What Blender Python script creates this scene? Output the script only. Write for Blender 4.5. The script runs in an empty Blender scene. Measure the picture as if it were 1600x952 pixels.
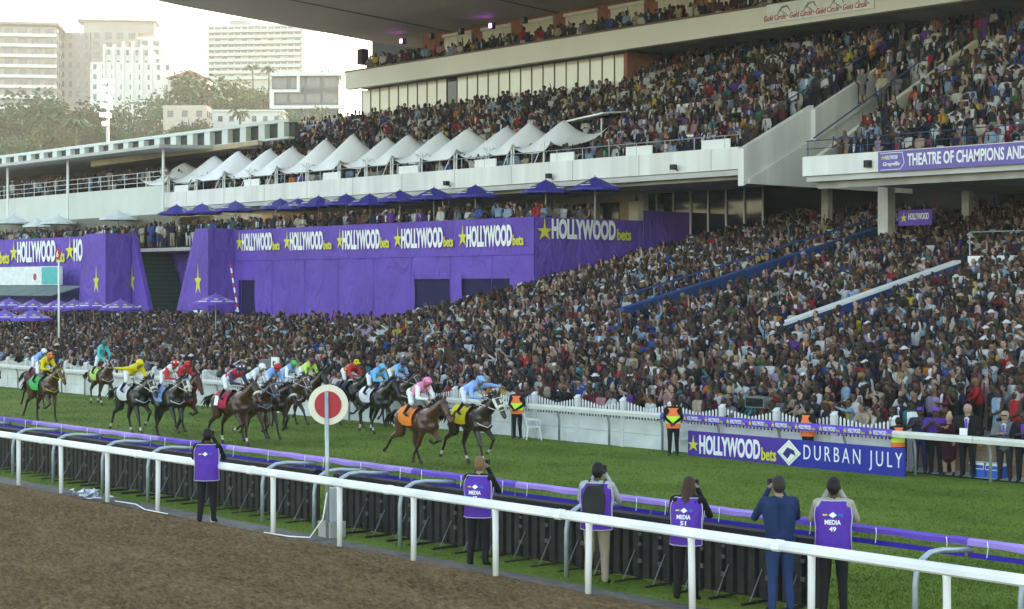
import bpy, bmesh, math, random
import numpy as np
from mathutils import Vector, Matrix, Euler
random.seed(7); rng = np.random.default_rng(7)
S = bpy.context.scene
COL = S.collection
rad = math.radians

# ------------------------------------------------------------------ camera, sky, sun, exposure
CAMZ, FPX, HORY = 4.3, 2700.0, 450.0
HEAD = rad(48.4)                                   # camera heading, turned left from +Y
cd = bpy.data.cameras.new('camera'); cam = bpy.data.objects.new('camera', cd); COL.objects.link(cam)
cam.location = (0, 0, CAMZ); cam.rotation_euler = (rad(90), 0, HEAD)
cd.sensor_width = 36; cd.lens = FPX * 36 / 1600; cd.shift_y = -26 / 1600
cd.clip_start = 0.5; cd.clip_end = 6000
S.camera = cam
W = bpy.data.worlds.new('World'); S.world = W; W.use_nodes = True
wn = W.node_tree.nodes; wl = W.node_tree.links
sky = wn.new('ShaderNodeTexSky'); sky.sky_type = 'NISHITA'; sky.sun_disc = False
SUN_AZ, SUN_EL = rad(-30), rad(15)                # behind the stand, to the left
sky.sun_elevation = SUN_EL; sky.sun_rotation = SUN_AZ
sky.air_density = 1.0; sky.dust_density = 1.2; sky.ozone_density = 1.0
bg = wn['Background']; bg.inputs[1].default_value = 0.15
wl.new(sky.outputs[0], bg.inputs[0])
sl = bpy.data.lights.new('sun', 'SUN'); sl.energy = 3.0; sl.angle = rad(0.6); sl.color = (1, .94, .86)
so = bpy.data.objects.new('sun', sl); COL.objects.link(so)
sdir = Vector((math.sin(SUN_AZ) * math.cos(SUN_EL), math.cos(SUN_AZ) * math.cos(SUN_EL), math.sin(SUN_EL)))
so.rotation_euler = (-sdir).to_track_quat('-Z', 'Y').to_euler(); so.location = (-40, 60, 60)
S.view_settings.view_transform = 'Standard'; S.view_settings.look = 'None'
S.view_settings.exposure = 2.45; S.view_settings.gamma = 1; S.view_settings.use_white_balance = True; S.view_settings.white_balance_temperature = 7900; S.view_settings.use_curve_mapping = False
S.cycles.volume_bounces = 1; S.cycles.max_bounces = 6; S.cycles.use_denoising = True
S.cycles.transparent_max_bounces = 8

FW = Vector((-math.sin(HEAD), math.cos(HEAD), 0)); RT = Vector((math.cos(HEAD), math.sin(HEAD), 0)); UP = Vector((0, 0, 1))
EYE = Vector((0, 0, CAMZ))
def ray(px, py): return FW + RT * ((px - 800) / FPX) + UP * ((HORY - py) / FPX)
def onY(px, py, Y): d = ray(px, py); return EYE + d * (Y / d.y)          # where a sight line meets the plane y=Y
def onX(px, py, X): d = ray(px, py); return EYE + d * (X / d.x)
def onZ(px, py, z): d = ray(px, py); return EYE + d * ((z - CAMZ) / d.z)
def deep(px, py, Z): return EYE + ray(px, py) * Z
TS = -0.65 / 20.0
def turf_z(y): return min(0, max(-.65, TS * (y - 18.2)))
def onTurf(px, py):
    d = ray(px, py); t = (TS * -18.2 - CAMZ) / (d.z - TS * d.y); p = EYE + d * t
    p.z = turf_z(p.y); return p
def topix(p):
    q = Vector(p) - EYE; z = q.dot(FW); return 800 + FPX * q.dot(RT) / z, HORY - FPX * q.z / z, z

# ------------------------------------------------------------------ materials
MATS = {}
def M(name, col, rough=.7, var=.12, scale=2.0, bump=0.0, bscale=30.0, metal=0.0, spec=.3, emit=0, coat=0, st=None):
    if name in MATS: return MATS[name]
    m = bpy.data.materials.new(name); m.use_nodes = True; n = m.node_tree.nodes; l = m.node_tree.links
    b = n['Principled BSDF']; b.inputs['Roughness'].default_value = rough; b.inputs['Metallic'].default_value = metal
    b.inputs['Specular IOR Level'].default_value = spec; b.inputs['Coat Weight'].default_value = coat
    tc = n.new('ShaderNodeTexCoord'); nz = n.new('ShaderNodeTexNoise'); nz.inputs['Scale'].default_value = scale
    nz.inputs['Detail'].default_value = 6
    mp_ = n.new('ShaderNodeMapping'); mp_.inputs['Scale'].default_value = st or (1, 1, 1); l.new(tc.outputs['Object'], mp_.inputs[0]); l.new(mp_.outputs[0], nz.inputs['Vector'])
    rp = n.new('ShaderNodeValToRGB'); c = Vector(col[:3])
    rp.color_ramp.elements[0].position = .3; rp.color_ramp.elements[1].position = .7
    rp.color_ramp.elements[0].color = (*(c * (1 - var)), 1); rp.color_ramp.elements[1].color = (*[min(1, v * (1 + var)) for v in c], 1)
    l.new(nz.outputs['Fac'], rp.inputs['Fac']); l.new(rp.outputs['Color'], b.inputs['Base Color'])
    if emit: b.inputs['Emission Color'].default_value = (*col[:3], 1); b.inputs['Emission Strength'].default_value = emit
    if bump:
        n2 = n.new('ShaderNodeTexNoise'); n2.inputs['Scale'].default_value = bscale; n2.inputs['Detail'].default_value = 5
        l.new(tc.outputs['Object'], n2.inputs['Vector'])
        bp = n.new('ShaderNodeBump'); bp.inputs['Strength'].default_value = bump; bp.inputs['Distance'].default_value = .05
        l.new(n2.outputs['Fac'], bp.inputs['Height']); l.new(bp.outputs['Normal'], b.inputs['Normal'])
    MATS[name] = m; return m
def attr_mat(name, attr, rough=.8, pattern=False):
    """colour comes from the object (or from the point that carries the person)"""
    if name in MATS: return MATS[name]
    m = bpy.data.materials.new(name); m.use_nodes = True; n = m.node_tree.nodes; l = m.node_tree.links
    b = n['Principled BSDF']; b.inputs['Roughness'].default_value = rough; b.inputs['Specular IOR Level'].default_value = .25
    a = n.new('ShaderNodeAttribute'); a.attribute_type = 'INSTANCER'; a.attribute_name = attr
    tc = n.new('ShaderNodeTexCoord'); nz = n.new('ShaderNodeTexNoise'); nz.inputs['Scale'].default_value = 9
    l.new(tc.outputs['Object'], nz.inputs['Vector'])
    mx = n.new('ShaderNodeMix'); mx.data_type = 'RGBA'; mx.blend_type = 'MULTIPLY'; mx.inputs[0].default_value = .55 if pattern else .25
    l.new(a.outputs['Color'], mx.inputs[6]); l.new(nz.outputs['Fac'], mx.inputs[7]); l.new(mx.outputs[2], b.inputs['Base Color'])
    MATS[name] = m; return m

def fabric_mat(name, col):
    m = M(name, col, .7, .16, .5); n = m.node_tree.nodes; l = m.node_tree.links; tc = n.new('ShaderNodeTexCoord'); mp = n.new('ShaderNodeMapping'); mp.inputs['Scale'].default_value = (.8, .8, .45); mp.inputs['Rotation'].default_value = (.25, .6, 0)
    a = n.new('ShaderNodeTexNoise'); a.inputs['Scale'].default_value = 1.1; a.inputs['Detail'].default_value = 5; a.inputs['Distortion'].default_value = 1.6; l.new(tc.outputs['Object'], mp.inputs[0]); l.new(mp.outputs[0], a.inputs['Vector'])
    b = n.new('ShaderNodeBump'); b.inputs['Strength'].default_value = .55; b.inputs['Distance'].default_value = .4; l.new(a.outputs['Fac'], b.inputs['Height']); l.new(b.outputs[0], n['Principled BSDF'].inputs['Normal']); return m
white = M('white_paint', (.78, .79, .78), .5, .05, 1.2)
fascia_m = M('white_render', (.74, .74, .72), .7, .14, 1.2, .15, 8, st=(1, 1, .12))
cream = M('cream_render', (.62, .56, .46), .75, .1, .4)
conc = M('concrete', (.34, .33, .31), .85, .2, .8, .3, 12)
soffit_m = M('soffit_concrete', (.46, .39, .33), .85, .12, .12, .15, 3)
purple = fabric_mat('purple_fabric', (.125, .065, .4))
purple_d = M('violet_banner', (.11, .05, .42), .6, .15, 1.5, .3, 6)
purple_l = M('faded_violet_banner', (.30, .20, .58), .6, .2, 1.5, .3, 6)
bluev = M('indigo_canvas', (.035, .028, .28), .6, .12, 2)
navy = M('navy_paint', (.02, .06, .2), .5, .12, 1)
yellow_l = M('lime_yellow_print', (.66, .62, .05), .6, .05)
white_l = M('white_print', (.82, .82, .84), .6, .03)
black = M('black_plastic', (.012, .013, .015), .5, .3, 4)
steel = M('galvanised_steel', (.36, .42, .46), .42, .15, 6, metal=.5)
dark_glass = M('dark_glass', (.012, .016, .02), .08, .1, spec=.6)
brick = M('red_brick', (.3, .12, .07), .85, .2, 2)
SK = attr_mat('skin', 'skin_col', .6); TP = attr_mat('clothing_top', 'top_col', .85, True); BT = attr_mat('clothing_bottom', 'bot_col', .85)
HR = attr_mat('hair', 'hair_col', .6); AC = attr_mat('clothing_accent', 'acc_col', .8)
PM = [SK, TP, BT, HR, AC, black]                     # material slots of every person
SKIN, TOP, BOT, HAIR, ACC, BLK = range(6)

# ------------------------------------------------------------------ mesh helpers
class MB:
    def __init__(s): s.v = []; s.f = []; s.m = []
    def quad(s, a, b, c, d, m=0): s.poly([a, b, c, d], m)
    def poly(s, pts, m=0):
        k = len(s.v); s.v += [tuple(p) for p in pts]; s.f.append(tuple(range(k, k + len(pts)))); s.m.append(m)
    def box(s, a, b, m=0):
        (x0, y0, z0), (x1, y1, z1) = a, b
        x0, x1 = sorted((x0, x1)); y0, y1 = sorted((y0, y1)); z0, z1 = sorted((z0, z1))
        k = len(s.v)
        s.v += [(x0, y0, z0), (x1, y0, z0), (x1, y1, z0), (x0, y1, z0), (x0, y0, z1), (x1, y0, z1), (x1, y1, z1), (x0, y1, z1)]
        for f in ((0, 3, 2, 1), (4, 5, 6, 7), (0, 1, 5, 4), (1, 2, 6, 5), (2, 3, 7, 6), (3, 0, 4, 7)):
            s.f.append(tuple(k + i for i in f)); s.m.append(m)
        return s
    def prism(s, poly, off, m=0):
        """polygon (3-D points, any plane) pushed along off"""
        off = Vector(off); n = len(poly); k = len(s.v)
        s.v += [tuple(p) for p in poly] + [tuple(Vector(p) + off) for p in poly]
        s.f.append(tuple(k + i for i in range(n))); s.f.append(tuple(k + n + i for i in reversed(range(n)))); s.m += [m, m]
        for i in range(n):
            j = (i + 1) % n; s.f.append((k + j, k + i, k + n + i, k + n + j)); s.m.append(m)
        return s
    def tube(s, pts, r, m=0, n=8, close=True):
        pts = [Vector(p) for p in pts]; rs = r if isinstance(r, (list, tuple)) else [r] * len(pts); k = len(s.v); up = None
        for i, p in enumerate(pts):
            t = (pts[min(i + 1, len(pts) - 1)] - pts[max(i - 1, 0)]).normalized()
            if up is None: up = t.orthogonal().normalized()
            up = (up - t * up.dot(t)).normalized(); w = t.cross(up)
            for j in range(n):
                a = 2 * math.pi * j / n; s.v.append(tuple(p + (up * math.cos(a) + w * math.sin(a)) * rs[i]))
        for i in range(len(pts) - 1):
            for j in range(n):
                s.f.append((k + i * n + j, k + i * n + (j + 1) % n, k + (i + 1) * n + (j + 1) % n, k + (i + 1) * n + j)); s.m.append(m)
        if close:
            s.f.append(tuple(k + j for j in reversed(range(n)))); s.m.append(m)
            e = k + (len(pts) - 1) * n; s.f.append(tuple(e + j for j in range(n))); s.m.append(m)
        return s
    def ball(s, c, r, m=0, n=10, k=6):
        c = Vector(c); r = r if isinstance(r, (tuple, list)) else (r, r, r); b = len(s.v)
        s.v.append((c.x, c.y, c.z - r[2]))
        for i in range(1, k):
            a = -math.pi / 2 + math.pi * i / k
            for j in range(n):
                t = 2 * math.pi * j / n; s.v.append((c.x + r[0] * math.cos(a) * math.cos(t), c.y + r[1] * math.cos(a) * math.sin(t), c.z + r[2] * math.sin(a)))
        s.v.append((c.x, c.y, c.z + r[2])); top = len(s.v) - 1
        for j in range(n):
            s.f.append((b, b + 1 + (j + 1) % n, b + 1 + j)); s.m.append(m)
            s.f.append((top, top - n + j, top - n + (j + 1) % n)); s.m.append(m)
        for i in range(k - 2):
            for j in range(n):
                o = b + 1 + i * n; s.f.append((o + j, o + (j + 1) % n, o + n + (j + 1) % n, o + n + j)); s.m.append(m)
        return s
    def mesh(s, name, mats, smooth=False):
        me = bpy.data.meshes.new(name); me.from_pydata(s.v, [], s.f)
        for m in (mats if isinstance(mats, (list, tuple)) else [mats]): me.materials.append(m)
        me.polygons.foreach_set('material_index', s.m)
        if smooth: me.polygons.foreach_set('use_smooth', [True] * len(s.f))
        me.update(); return me
    def build(s, name, mats, parent=None, smooth=False, loc=None):
        return link(name, s.mesh(name, mats, smooth), parent, loc)
def link(name, me, parent=None, loc=None):
    o = bpy.data.objects.new(name, me); COL.objects.link(o)
    if parent: o.parent = parent
    if loc is not None: o.location = loc
    return o
def tag(o, label=None, cat=None, group=None, kind=None):
    for k, v in (('label', label), ('category', cat), ('group', group), ('kind', kind)):
        if v: o[k] = v
    return o
def thing(name, label, cat, loc=(0, 0, 0), rz=0, group=None):
    o = bpy.data.objects.new(name, None); COL.objects.link(o); o.location = loc; o.rotation_euler = (0, 0, rz); o.empty_display_size = .2
    return tag(o, label, cat, group)
def bx(name, a, b, mat, parent=None): return MB().box(a, b).build(name, mat, parent)
def struct(o): o['kind'] = 'structure'; return o
WORK = bpy.data.scenes.new('workbench')                # side scene where single meshes are evaluated, removed at the end
def evalmesh(o):
    WORK.collection.objects.link(o)
    with bpy.context.temp_override(scene=WORK, view_layer=WORK.view_layers[0]):
        dg = bpy.context.evaluated_depsgraph_get(); dg.update(); return bpy.data.meshes.new_from_object(o.evaluated_get(dg))
def text(body, w, h, mat, parent, loc, rot, name='lettering', bold=.0, ext=.012, shear=0, space=1.0):
    """lettering fitted to w x h metres, lower-left corner at loc"""
    cu = bpy.data.curves.new('t', 'FONT'); cu.body = body; cu.offset = bold; cu.extrude = .01; cu.shear = shear; cu.space_character = space; cu.resolution_u = 3
    o = bpy.data.objects.new('t', cu); me = evalmesh(o); bpy.data.objects.remove(o)
    n = len(me.vertices); co = np.empty(n * 3); me.vertices.foreach_get('co', co); co = co.reshape(-1, 3)
    lo, hi = co.min(0), co.max(0); co[:, 0] = (co[:, 0] - lo[0]) / (hi[0] - lo[0]) * w; co[:, 1] = (co[:, 1] - lo[1]) / (hi[1] - lo[1]) * h
    co[:, 2] = (co[:, 2] - lo[2]) / max(1e-6, hi[2] - lo[2]) * ext
    me.vertices.foreach_set('co', co.ravel()); me.materials.clear(); me.materials.append(mat); me.update()
    ob = link(name, me, parent, loc); ob.rotation_euler = rot; return ob
FRONT = (rad(90), 0, 0); SIDE = (rad(90), 0, rad(90))
def star_pts(cx, cz, w, h):
    """the tall-topped five-pointed star"""
    P = [(.5, 1.25), (.58, .66), (1, .62), (.7, .42), (.86, 0), (.5, .25), (.14, 0), (.3, .42), (0, .62), (.42, .66)]
    return [(cx + (x - .5) * w, cz + (z - .5) * h) for x, z in P]
def star(cx, cz, w, h, plane, off, parent, mat=None, t=.012):
    mb = MB()
    if plane == 'Y': mb.prism([(x, off, z) for x, z in star_pts(cx, cz, w, h)], (0, -t, 0))
    else: mb.prism([(off, y, z) for y, z in star_pts(cx, cz, w, h)], (t, 0, 0))
    return mb.build('star', mat or yellow_l, parent)

# ---- bodies: overlapping tapered capsules fused into one continuous skin
def capmesh(caps):
    mb = MB()
    for c in caps:
        if c[0] == 'E': mb.ball(c[1], c[2], 0, 12, 8)
        else:
            p0, p1, r0, r1 = Vector(c[0]), Vector(c[1]), c[2], c[3]; d = p1 - p0; L = d.length
            if L < 1e-5: mb.ball(p0, r0, 0, 10, 6); continue
            t = d / L; pts, rs = [], []
            for a in (-80, -50, -20): pts.append(p0 + t * r0 * math.sin(rad(a))); rs.append(r0 * math.cos(rad(a)))
            for a in (20, 50, 80): pts.append(p1 + t * r1 * math.sin(rad(a))); rs.append(r1 * math.cos(rad(a)))
            mb.tube(pts, rs, 0, 10)
    return mb.mesh('caps', black)
def capdist(pts, caps):
    best = np.full(len(pts), 1e9); idx = np.zeros(len(pts), int)
    for c in caps:
        if c[0] == 'E':
            r = np.array(c[2]); d = (np.linalg.norm((pts - np.array(c[1])) / r, axis=1) - 1) * r.min(); tg = c[3]
        else:
            a = np.array(c[0]); b = np.array(c[1]); ab = b - a; L = max(1e-9, ab @ ab); t = np.clip((pts - a) @ ab / L, 0, 1)
            d = np.linalg.norm(pts - a - t[:, None] * ab, axis=1) - (c[2] + (c[3] - c[2]) * t); tg = c[4]
        k = d < best; best[k] = d[k]; idx[k] = tg
    return idx
def body(name, caps, mats, voxel=.025, tris=450, smooth=4, extra=None):
    """one fused skin; extra(MB) adds small sharp pieces (fingers, sunglasses, ears) to the same mesh"""
    o = bpy.data.objects.new('tmp', capmesh(caps))
    r = o.modifiers.new('r', 'REMESH'); r.mode = 'VOXEL'; r.voxel_size = voxel; r.adaptivity = 0
    s = o.modifiers.new('s', 'SMOOTH'); s.iterations = smooth; s.factor = .5
    me = evalmesh(o)
    nt = len(me.polygons) * 2
    bpy.data.objects.remove(o)
    if tris and nt > tris:
        o = bpy.data.objects.new('tmp', me); d = o.modifiers.new('d', 'DECIMATE'); d.ratio = tris / nt
        me = evalmesh(o); bpy.data.objects.remove(o)
    n = len(me.polygons); ce = np.empty(n * 3); me.polygons.foreach_get('center', ce); ix = capdist(ce.reshape(-1, 3), caps)
    if extra:
        mb = MB(); extra(mb); bm = bmesh.new(); bm.from_mesh(me)
        vs = [bm.verts.new(v) for v in mb.v]
        for f in mb.f:
            try: bm.faces.new([vs[i] for i in f])
            except ValueError: pass
        bm.to_mesh(me); bm.free(); ix = np.concatenate([ix, np.array(mb.m, int)])[:len(me.polygons)]
    me.materials.clear()
    for m in mats: me.materials.append(m)
    me.polygons.foreach_set('material_index', ix.astype(np.int32)); me.polygons.foreach_set('use_smooth', np.ones(len(me.polygons), bool))
    me.name = name; me.update(); return me
# ------------------------------------------------------------------ ground
def ground_mat(name, cols, scale, bump, bscale, rough=.95, stretch=(1, 1, 1), lo=.33, hi=.72, lf=.6):
    m = bpy.data.materials.new(name); m.use_nodes = True; n = m.node_tree.nodes; l = m.node_tree.links
    b = n['Principled BSDF']; b.inputs['Roughness'].default_value = rough; b.inputs['Specular IOR Level'].default_value = .15
    tc = n.new('ShaderNodeTexCoord'); mp = n.new('ShaderNodeMapping'); mp.inputs['Scale'].default_value = stretch
    l.new(tc.outputs['Object'], mp.inputs['Vector'])
    a = n.new('ShaderNodeTexNoise'); a.inputs['Scale'].default_value = scale; a.inputs['Detail'].default_value = 8; a.inputs['Roughness'].default_value = .7
    c = n.new('ShaderNodeTexNoise'); c.inputs['Scale'].default_value = scale * .06; c.inputs['Detail'].default_value = 3
    l.new(mp.outputs[0], a.inputs['Vector']); l.new(mp.outputs[0], c.inputs['Vector'])
    ad = n.new('ShaderNodeMath'); ad.operation = 'MULTIPLY_ADD'; ad.inputs[1].default_value = lf; ad.inputs[2].default_value = .25 - .5 * lf
    l.new(c.outputs['Fac'], ad.inputs[0]); ad2 = n.new('ShaderNodeMath'); ad2.operation = 'MULTIPLY_ADD'; ad2.inputs[1].default_value = .55
    l.new(a.outputs['Fac'], ad2.inputs[0]); l.new(ad.outputs[0], ad2.inputs[2])
    rp = n.new('ShaderNodeValToRGB'); e = rp.color_ramp.elements; e[0].position = lo; e[1].position = hi
    e[0].color = (*cols[0], 1); e[1].color = (*cols[2], 1); k = e.new((lo + hi) / 2); k.color = (*cols[1], 1)
    l.new(ad2.outputs[0], rp.inputs['Fac']); l.new(rp.outputs['Color'], b.inputs['Base Color'])
    n2 = n.new('ShaderNodeTexNoise'); n2.inputs['Scale'].default_value = bscale; n2.inputs['Detail'].default_value = 6; n2.inputs['Roughness'].default_value = .65
    l.new(mp.outputs[0], n2.inputs['Vector']); bp = n.new('ShaderNodeBump'); bp.inputs['Strength'].default_value = bump; bp.inputs['Distance'].default_value = .12
    l.new(n2.outputs['Fac'], bp.inputs['Height']); l.new(bp.outputs['Normal'], b.inputs['Normal'])
    return m
sand_m = ground_mat('sand', ((.062, .036, .016), (.175, .112, .054), (.3, .2, .105)), 15, 1.0, 11, .95, (.55, 1.3, 1), .41, .64, .16)
turf_m = ground_mat('turf', ((.065, .12, .014), (.13, .2, .026), (.185, .255, .05)), 6, .8, 18)
kerb_m = ground_mat('kerb_concrete', ((.05, .047, .04), (.13, .122, .108), (.22, .21, .19)), 4, .3, 9)
far_m = ground_mat('far_ground', ((.04, .06, .03), (.07, .08, .05), (.1, .1, .07)), .3, .2, 2)
def sheet(name, x0, x1, y0, y1, nx, ny, zf, mat):
    xs = np.linspace(x0, x1, nx); ys = np.linspace(y0, y1, ny); mb = MB()
    mb.v = [(x, y, zf(x, y)) for y in ys for x in xs]
    mb.f = [(j * nx + i, j * nx + i + 1, (j + 1) * nx + i + 1, (j + 1) * nx + i) for j in range(ny - 1) for i in range(nx - 1)]; mb.m = [0] * len(mb.f)
    return struct(mb.build(name, mat, smooth=(name != 'sand_track')))
sheet('ground', -2500, 2500, -600, 4500, 3, 3, lambda x, y: -2.2, far_m)
# churned sand: real clods and hoof hollows
nzx = [(random.uniform(.7, 7), random.uniform(2, 9), random.uniform(0, 6.3), random.choice((-1, 1))) for _ in range(26)]
def sandz(x, y):
    h = 0
    for a, b, p, s in nzx: h += math.sin(a * x + s * b * y + p)
    e = min(1, max(0, (y - 16.45) / .4)); return (-.03 + .0022 * h + random.uniform(-.034, .034)) * (1 - e) + e * random.uniform(.005, .022)
sheet('sand_track', -48, 6, 6, 16.95, 640, 170, sandz, sand_m)
sheet('far_sand', -260, -47.9, 6, 16.95, 3, 3, lambda x, y: -.02, sand_m)
sheet('kerb_strip', -260, 10, 16.8, 17.36, 120, 4, lambda x, y: .012 + .006 * math.sin(x * 3), kerb_m)
sheet('turf', -260, 14, 17.32, 38.75, 240, 60, lambda x, y: turf_z(y) + .02 * math.sin(x * .7 + y) * math.sin(y * .9) + (.01 if y < 18.3 else 0), turf_m)
# short grass standing on the turf, one mass of blades
def grass():
    N = 110000
    d = rng.random(N); px = rng.uniform(-40, 1640, N); py = 560 + 400 * rng.random(N) ** .8
    P = []
    base_v = np.array([(-.006, 0, 0), (.006, 0, 0), (0, .008, 1)])
    dx = FW.x + RT.x * (px - 800) / FPX; dy = FW.y + RT.y * (px - 800) / FPX; dz = (HORY - py) / FPX
    t = (TS * -18.2 - CAMZ) / (dz - TS * dy); X = dx * t; Y = dy * t
    k = (Y > 17.4) & (Y < 38.3) & (X > -110) & (X < 6); X, Y, t = X[k], Y[k], t[k]; n = len(X)
    Z = TS * np.maximum(0, Y - 18.2) + .02 * np.sin(X * .7 + Y) * np.sin(Y * .9)
    ang = rng.uniform(0, 6.28, n); hgt = rng.uniform(.02, .055, n); wid = .0045 * t / 10; lean = rng.uniform(-.05, .05, (n, 2))
    v = np.empty((n, 3, 3))
    v[:, 0] = np.stack([X - np.cos(ang) * wid, Y - np.sin(ang) * wid, Z - .005], 1)
    v[:, 1] = np.stack([X + np.cos(ang) * wid, Y + np.sin(ang) * wid, Z - .005], 1)
    v[:, 2] = np.stack([X + lean[:, 0], Y + lean[:, 1], Z + hgt], 1)
    me = bpy.data.meshes.new('grass'); me.vertices.add(n * 3); me.vertices.foreach_set('co', v.ravel())
    me.loops.add(n * 3); me.loops.foreach_set('vertex_index', np.arange(n * 3, dtype=np.int32))
    me.polygons.add(n); me.polygons.foreach_set('loop_start', np.arange(0, n * 3, 3, dtype=np.int32)); me.polygons.foreach_set('loop_total', np.full(n, 3, np.int32))
    me.materials.append(turf_m); me.update(calc_edges=True)
    tag(link('grass', me), 'short mown green grass of the race track', 'grass', kind='stuff')
grass()
# the apron and the raked lower stand: floor heights used by the crowd too
def apron_slope(x):
    k = min(1, max(0, (x + 72) / 12)); k = k * k * (3 - 2 * k); return .105 + (.215 - .105) * k
def apron_z(x, y): return -.6 + apron_slope(x) * max(0, y - 39.2)
sheet('apron_steps', -230, 10, 38.7, 75.5, 120, 60, lambda x, y: apron_z(x, y) - .02, conc)

# ------------------------------------------------------------------ near white rail (outside of the sand track)
YN = 16.9
rail = thing('running_rail', 'long white plastic rail along the edge of the brown sand track', 'rail', (0, YN, 0))
rail_m = M('weathered_white_rail', (.74, .75, .74), .45, .16, 1.1)
XJ = [-150 + 4.0 * i for i in range(40)]
for x in XJ:
    mb = MB(); pr = [(-.075, 1.03), (-.065, 1.085), (-.03, 1.125), (.04, 1.13), (.07, 1.1), (.075, 1.04), (.05, 1.008), (-.05, 1.005)]
    mb.prism([(x + .012, y, z) for y, z in pr], (3.976, 0, 0)); mb.build('rail_section', rail_m, rail)
    mb = MB(); mb.prism([(x - .06, y * 1.1, 1.075 + (z - 1.075) * 1.12) for y, z in pr], (.12, 0, 0)); mb.build('joint_sleeve', white, rail)
postx = [onZ(p, q, 0).x for p, q in ((97, 772), (171, 788), (248, 802), (341, 821), (441, 840), (547, 860), (669, 882), (803, 904), (956, 930), (1124, 955), (1318, 985), (1543, 1020))]
sp = (postx[-1] - postx[0]) / (len(postx) - 1)
pm = MB().tube([(0, 0, -.05), (0, 0, .6), (0, 0, .95), (0, 0, 1.03)], [.046, .046, .047, .055], 0, 10).mesh('rail_post', white, True)
for i in range(-28, 16): 
    o = link('post', pm, rail, (postx[0] + sp * i, 0, 0)); o.rotation_euler.y = random.uniform(-.02, .02)

# ------------------------------------------------------------------ purple wrapped turf rail on goose-neck posts
YR = 18.85
tr = thing('turf_rail', 'purple banner wrapped turf rail on curved grey goose neck posts', 'rail', (0, YR, 0))
gx = [onY(p, q, 17.6).x for p, q in ((20, 740), (83, 752), (160, 766), (231, 780), (410, 820), (491, 838), (523, 842), (625, 860), (885, 905), (1430, 1000), (1595, 1030))]
gx += [gx[0] - 2.6 * i for i in range(1, 30)]
gm = MB().tube([(0, -1.25, -.05), (0, -1.25, .7), (0, -1.22, .86), (0, -1.12, .98), (0, -.95, 1.05), (0, -.7, 1.06), (0, -.4, 1.03), (0, -.06, 1.0)], .036, 0, 10).mesh('goose_neck_post', steel, True)
for x in gx: link('goose_neck_post', gm, tr, (x, 0, 0))
mb = MB(); mb.tube([(-160, 0, 1.08), (6, 0, 1.08)], .055, 0, 12); mb.build('rail_tube', M('aluminium', (.55, .55, .5), .45, .1, 3, metal=.4), tr, True)
x = -150.0; k = 0
cord_me = MB().tube([(0, -.1, .93), (.02, -.105, 1.06), (0, -.09, 1.13)], .007, 0, 5).mesh('tie_cord', white)
while x < 5:
    L = random.uniform(2.6, 3.4); mb = MB(); n = 16
    def wob(i, s): return .005 * math.sin(i * 1.1 + s + x) + random.uniform(-.003, .003)
    for i in range(n):
        a, b = x + L * i / n, x + L * (i + 1) / n
        r0, r1 = [], []
        for (xx, out, s) in ((a, r0, i), (b, r1, i + 1)):
            random.seed(int(xx * 100)); w = wob(s, 0)
            out += [(xx, .07, 1.05), (xx, .05, 1.13 + w * .5), (xx, -.03, 1.14 + w * .5), (xx, -.075, 1.11 + w), (xx, -.08, 1.05 + w * 2)]
        for j in range(4): mb.quad(r0[j], r1[j], r1[j + 1], r0[j + 1], 0)
    mb.build('banner', purple_l if k % 3 else purple_d, tr, True)
    mb = MB(); mb.box((x, -.07, .9), (x + L - .05, -.055, .965)); mb.build('lower_banner', M('royal_blue_banner', (.03, .015, .33), .6, .2, 2), tr)
    for q in (.3, L * .5, L - .3): link('tie_cord', cord_me, tr, (x + q, 0, 0))
    x += L; k += 1
random.seed(11)

# ------------------------------------------------------------------ backs of the LED perimeter boards
led_rib = MB()
for xx in (-.19, .02, .22):                        # the three bulging cable covers of one cabinet
    led_rib.prism([(xx - .085, -.03, .06), (xx - .06, -.09, .08), (xx + .06, -.09, .08), (xx + .085, -.03, .06)], (0, 0, .8))
led_mesh = led_rib.mesh('rib', M('charcoal_plastic', (.018, .02, .022), .4, .5, 7), False)
cab_mesh = MB().box((-.3, -.03, .04), (.3, .05, .9)).mesh('cabinet', black)
cap_mesh = MB().prism([(-.3, -.1, .9), (-.3, -.09, .96), (-.3, 0, .985), (-.3, .09, .96), (-.3, .1, .9)], (.6, 0, 0)).mesh('rubber_cap', M('black_rubber', (.008, .008, .009), .7, .2))
brace_mesh = MB().tube([(.0, -.06, .5), (-.02, -.32, .03)], .008, 0, 6).mesh('brace', M('dark_steel', (.14, .15, .16), .5))
foot_mesh = MB().box((-.025, -.5, .0), (.025, .05, .035)).mesh('foot', black)
plug_mesh = MB().box((-.035, -.12, .3), (.035, -.09, .36)).box((-.03, -.12, .55), (.03, -.09, .6)).box((-.03, -.115, .7), (.03, -.09, .74)).mesh('cable_plug', M('grey_plug', (.08, .085, .09), .5))
x0 = onY(1278, 900, 18.3).x; xgap = onY(508, 830, 18.3).x
nb = 0; x = x0 - .3
while nb < 70:
    if not (xgap - .55 < x < xgap + .62):
        lp, lq, _ = topix((x, 18.3, .5))
        t = thing('led_board', 'back of a black perimeter board segment on the grass', 'board', (x, 18.32, 0), 0, 'row of black board backs between the two near rails')
        t['label'] = 'identical black ribbed board back with brace, in the row behind the white rail'
        link('cabinet', cab_mesh, t); link('rib', led_mesh, t); link('rubber_cap', cap_mesh, t); link('brace', brace_mesh, t); link('foot', foot_mesh, t)
        o = link('cable_plug', plug_mesh, t, (random.choice((-.08, .12)), 0, random.uniform(-.05, .1)))
    x -= .605; nb += 1
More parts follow.
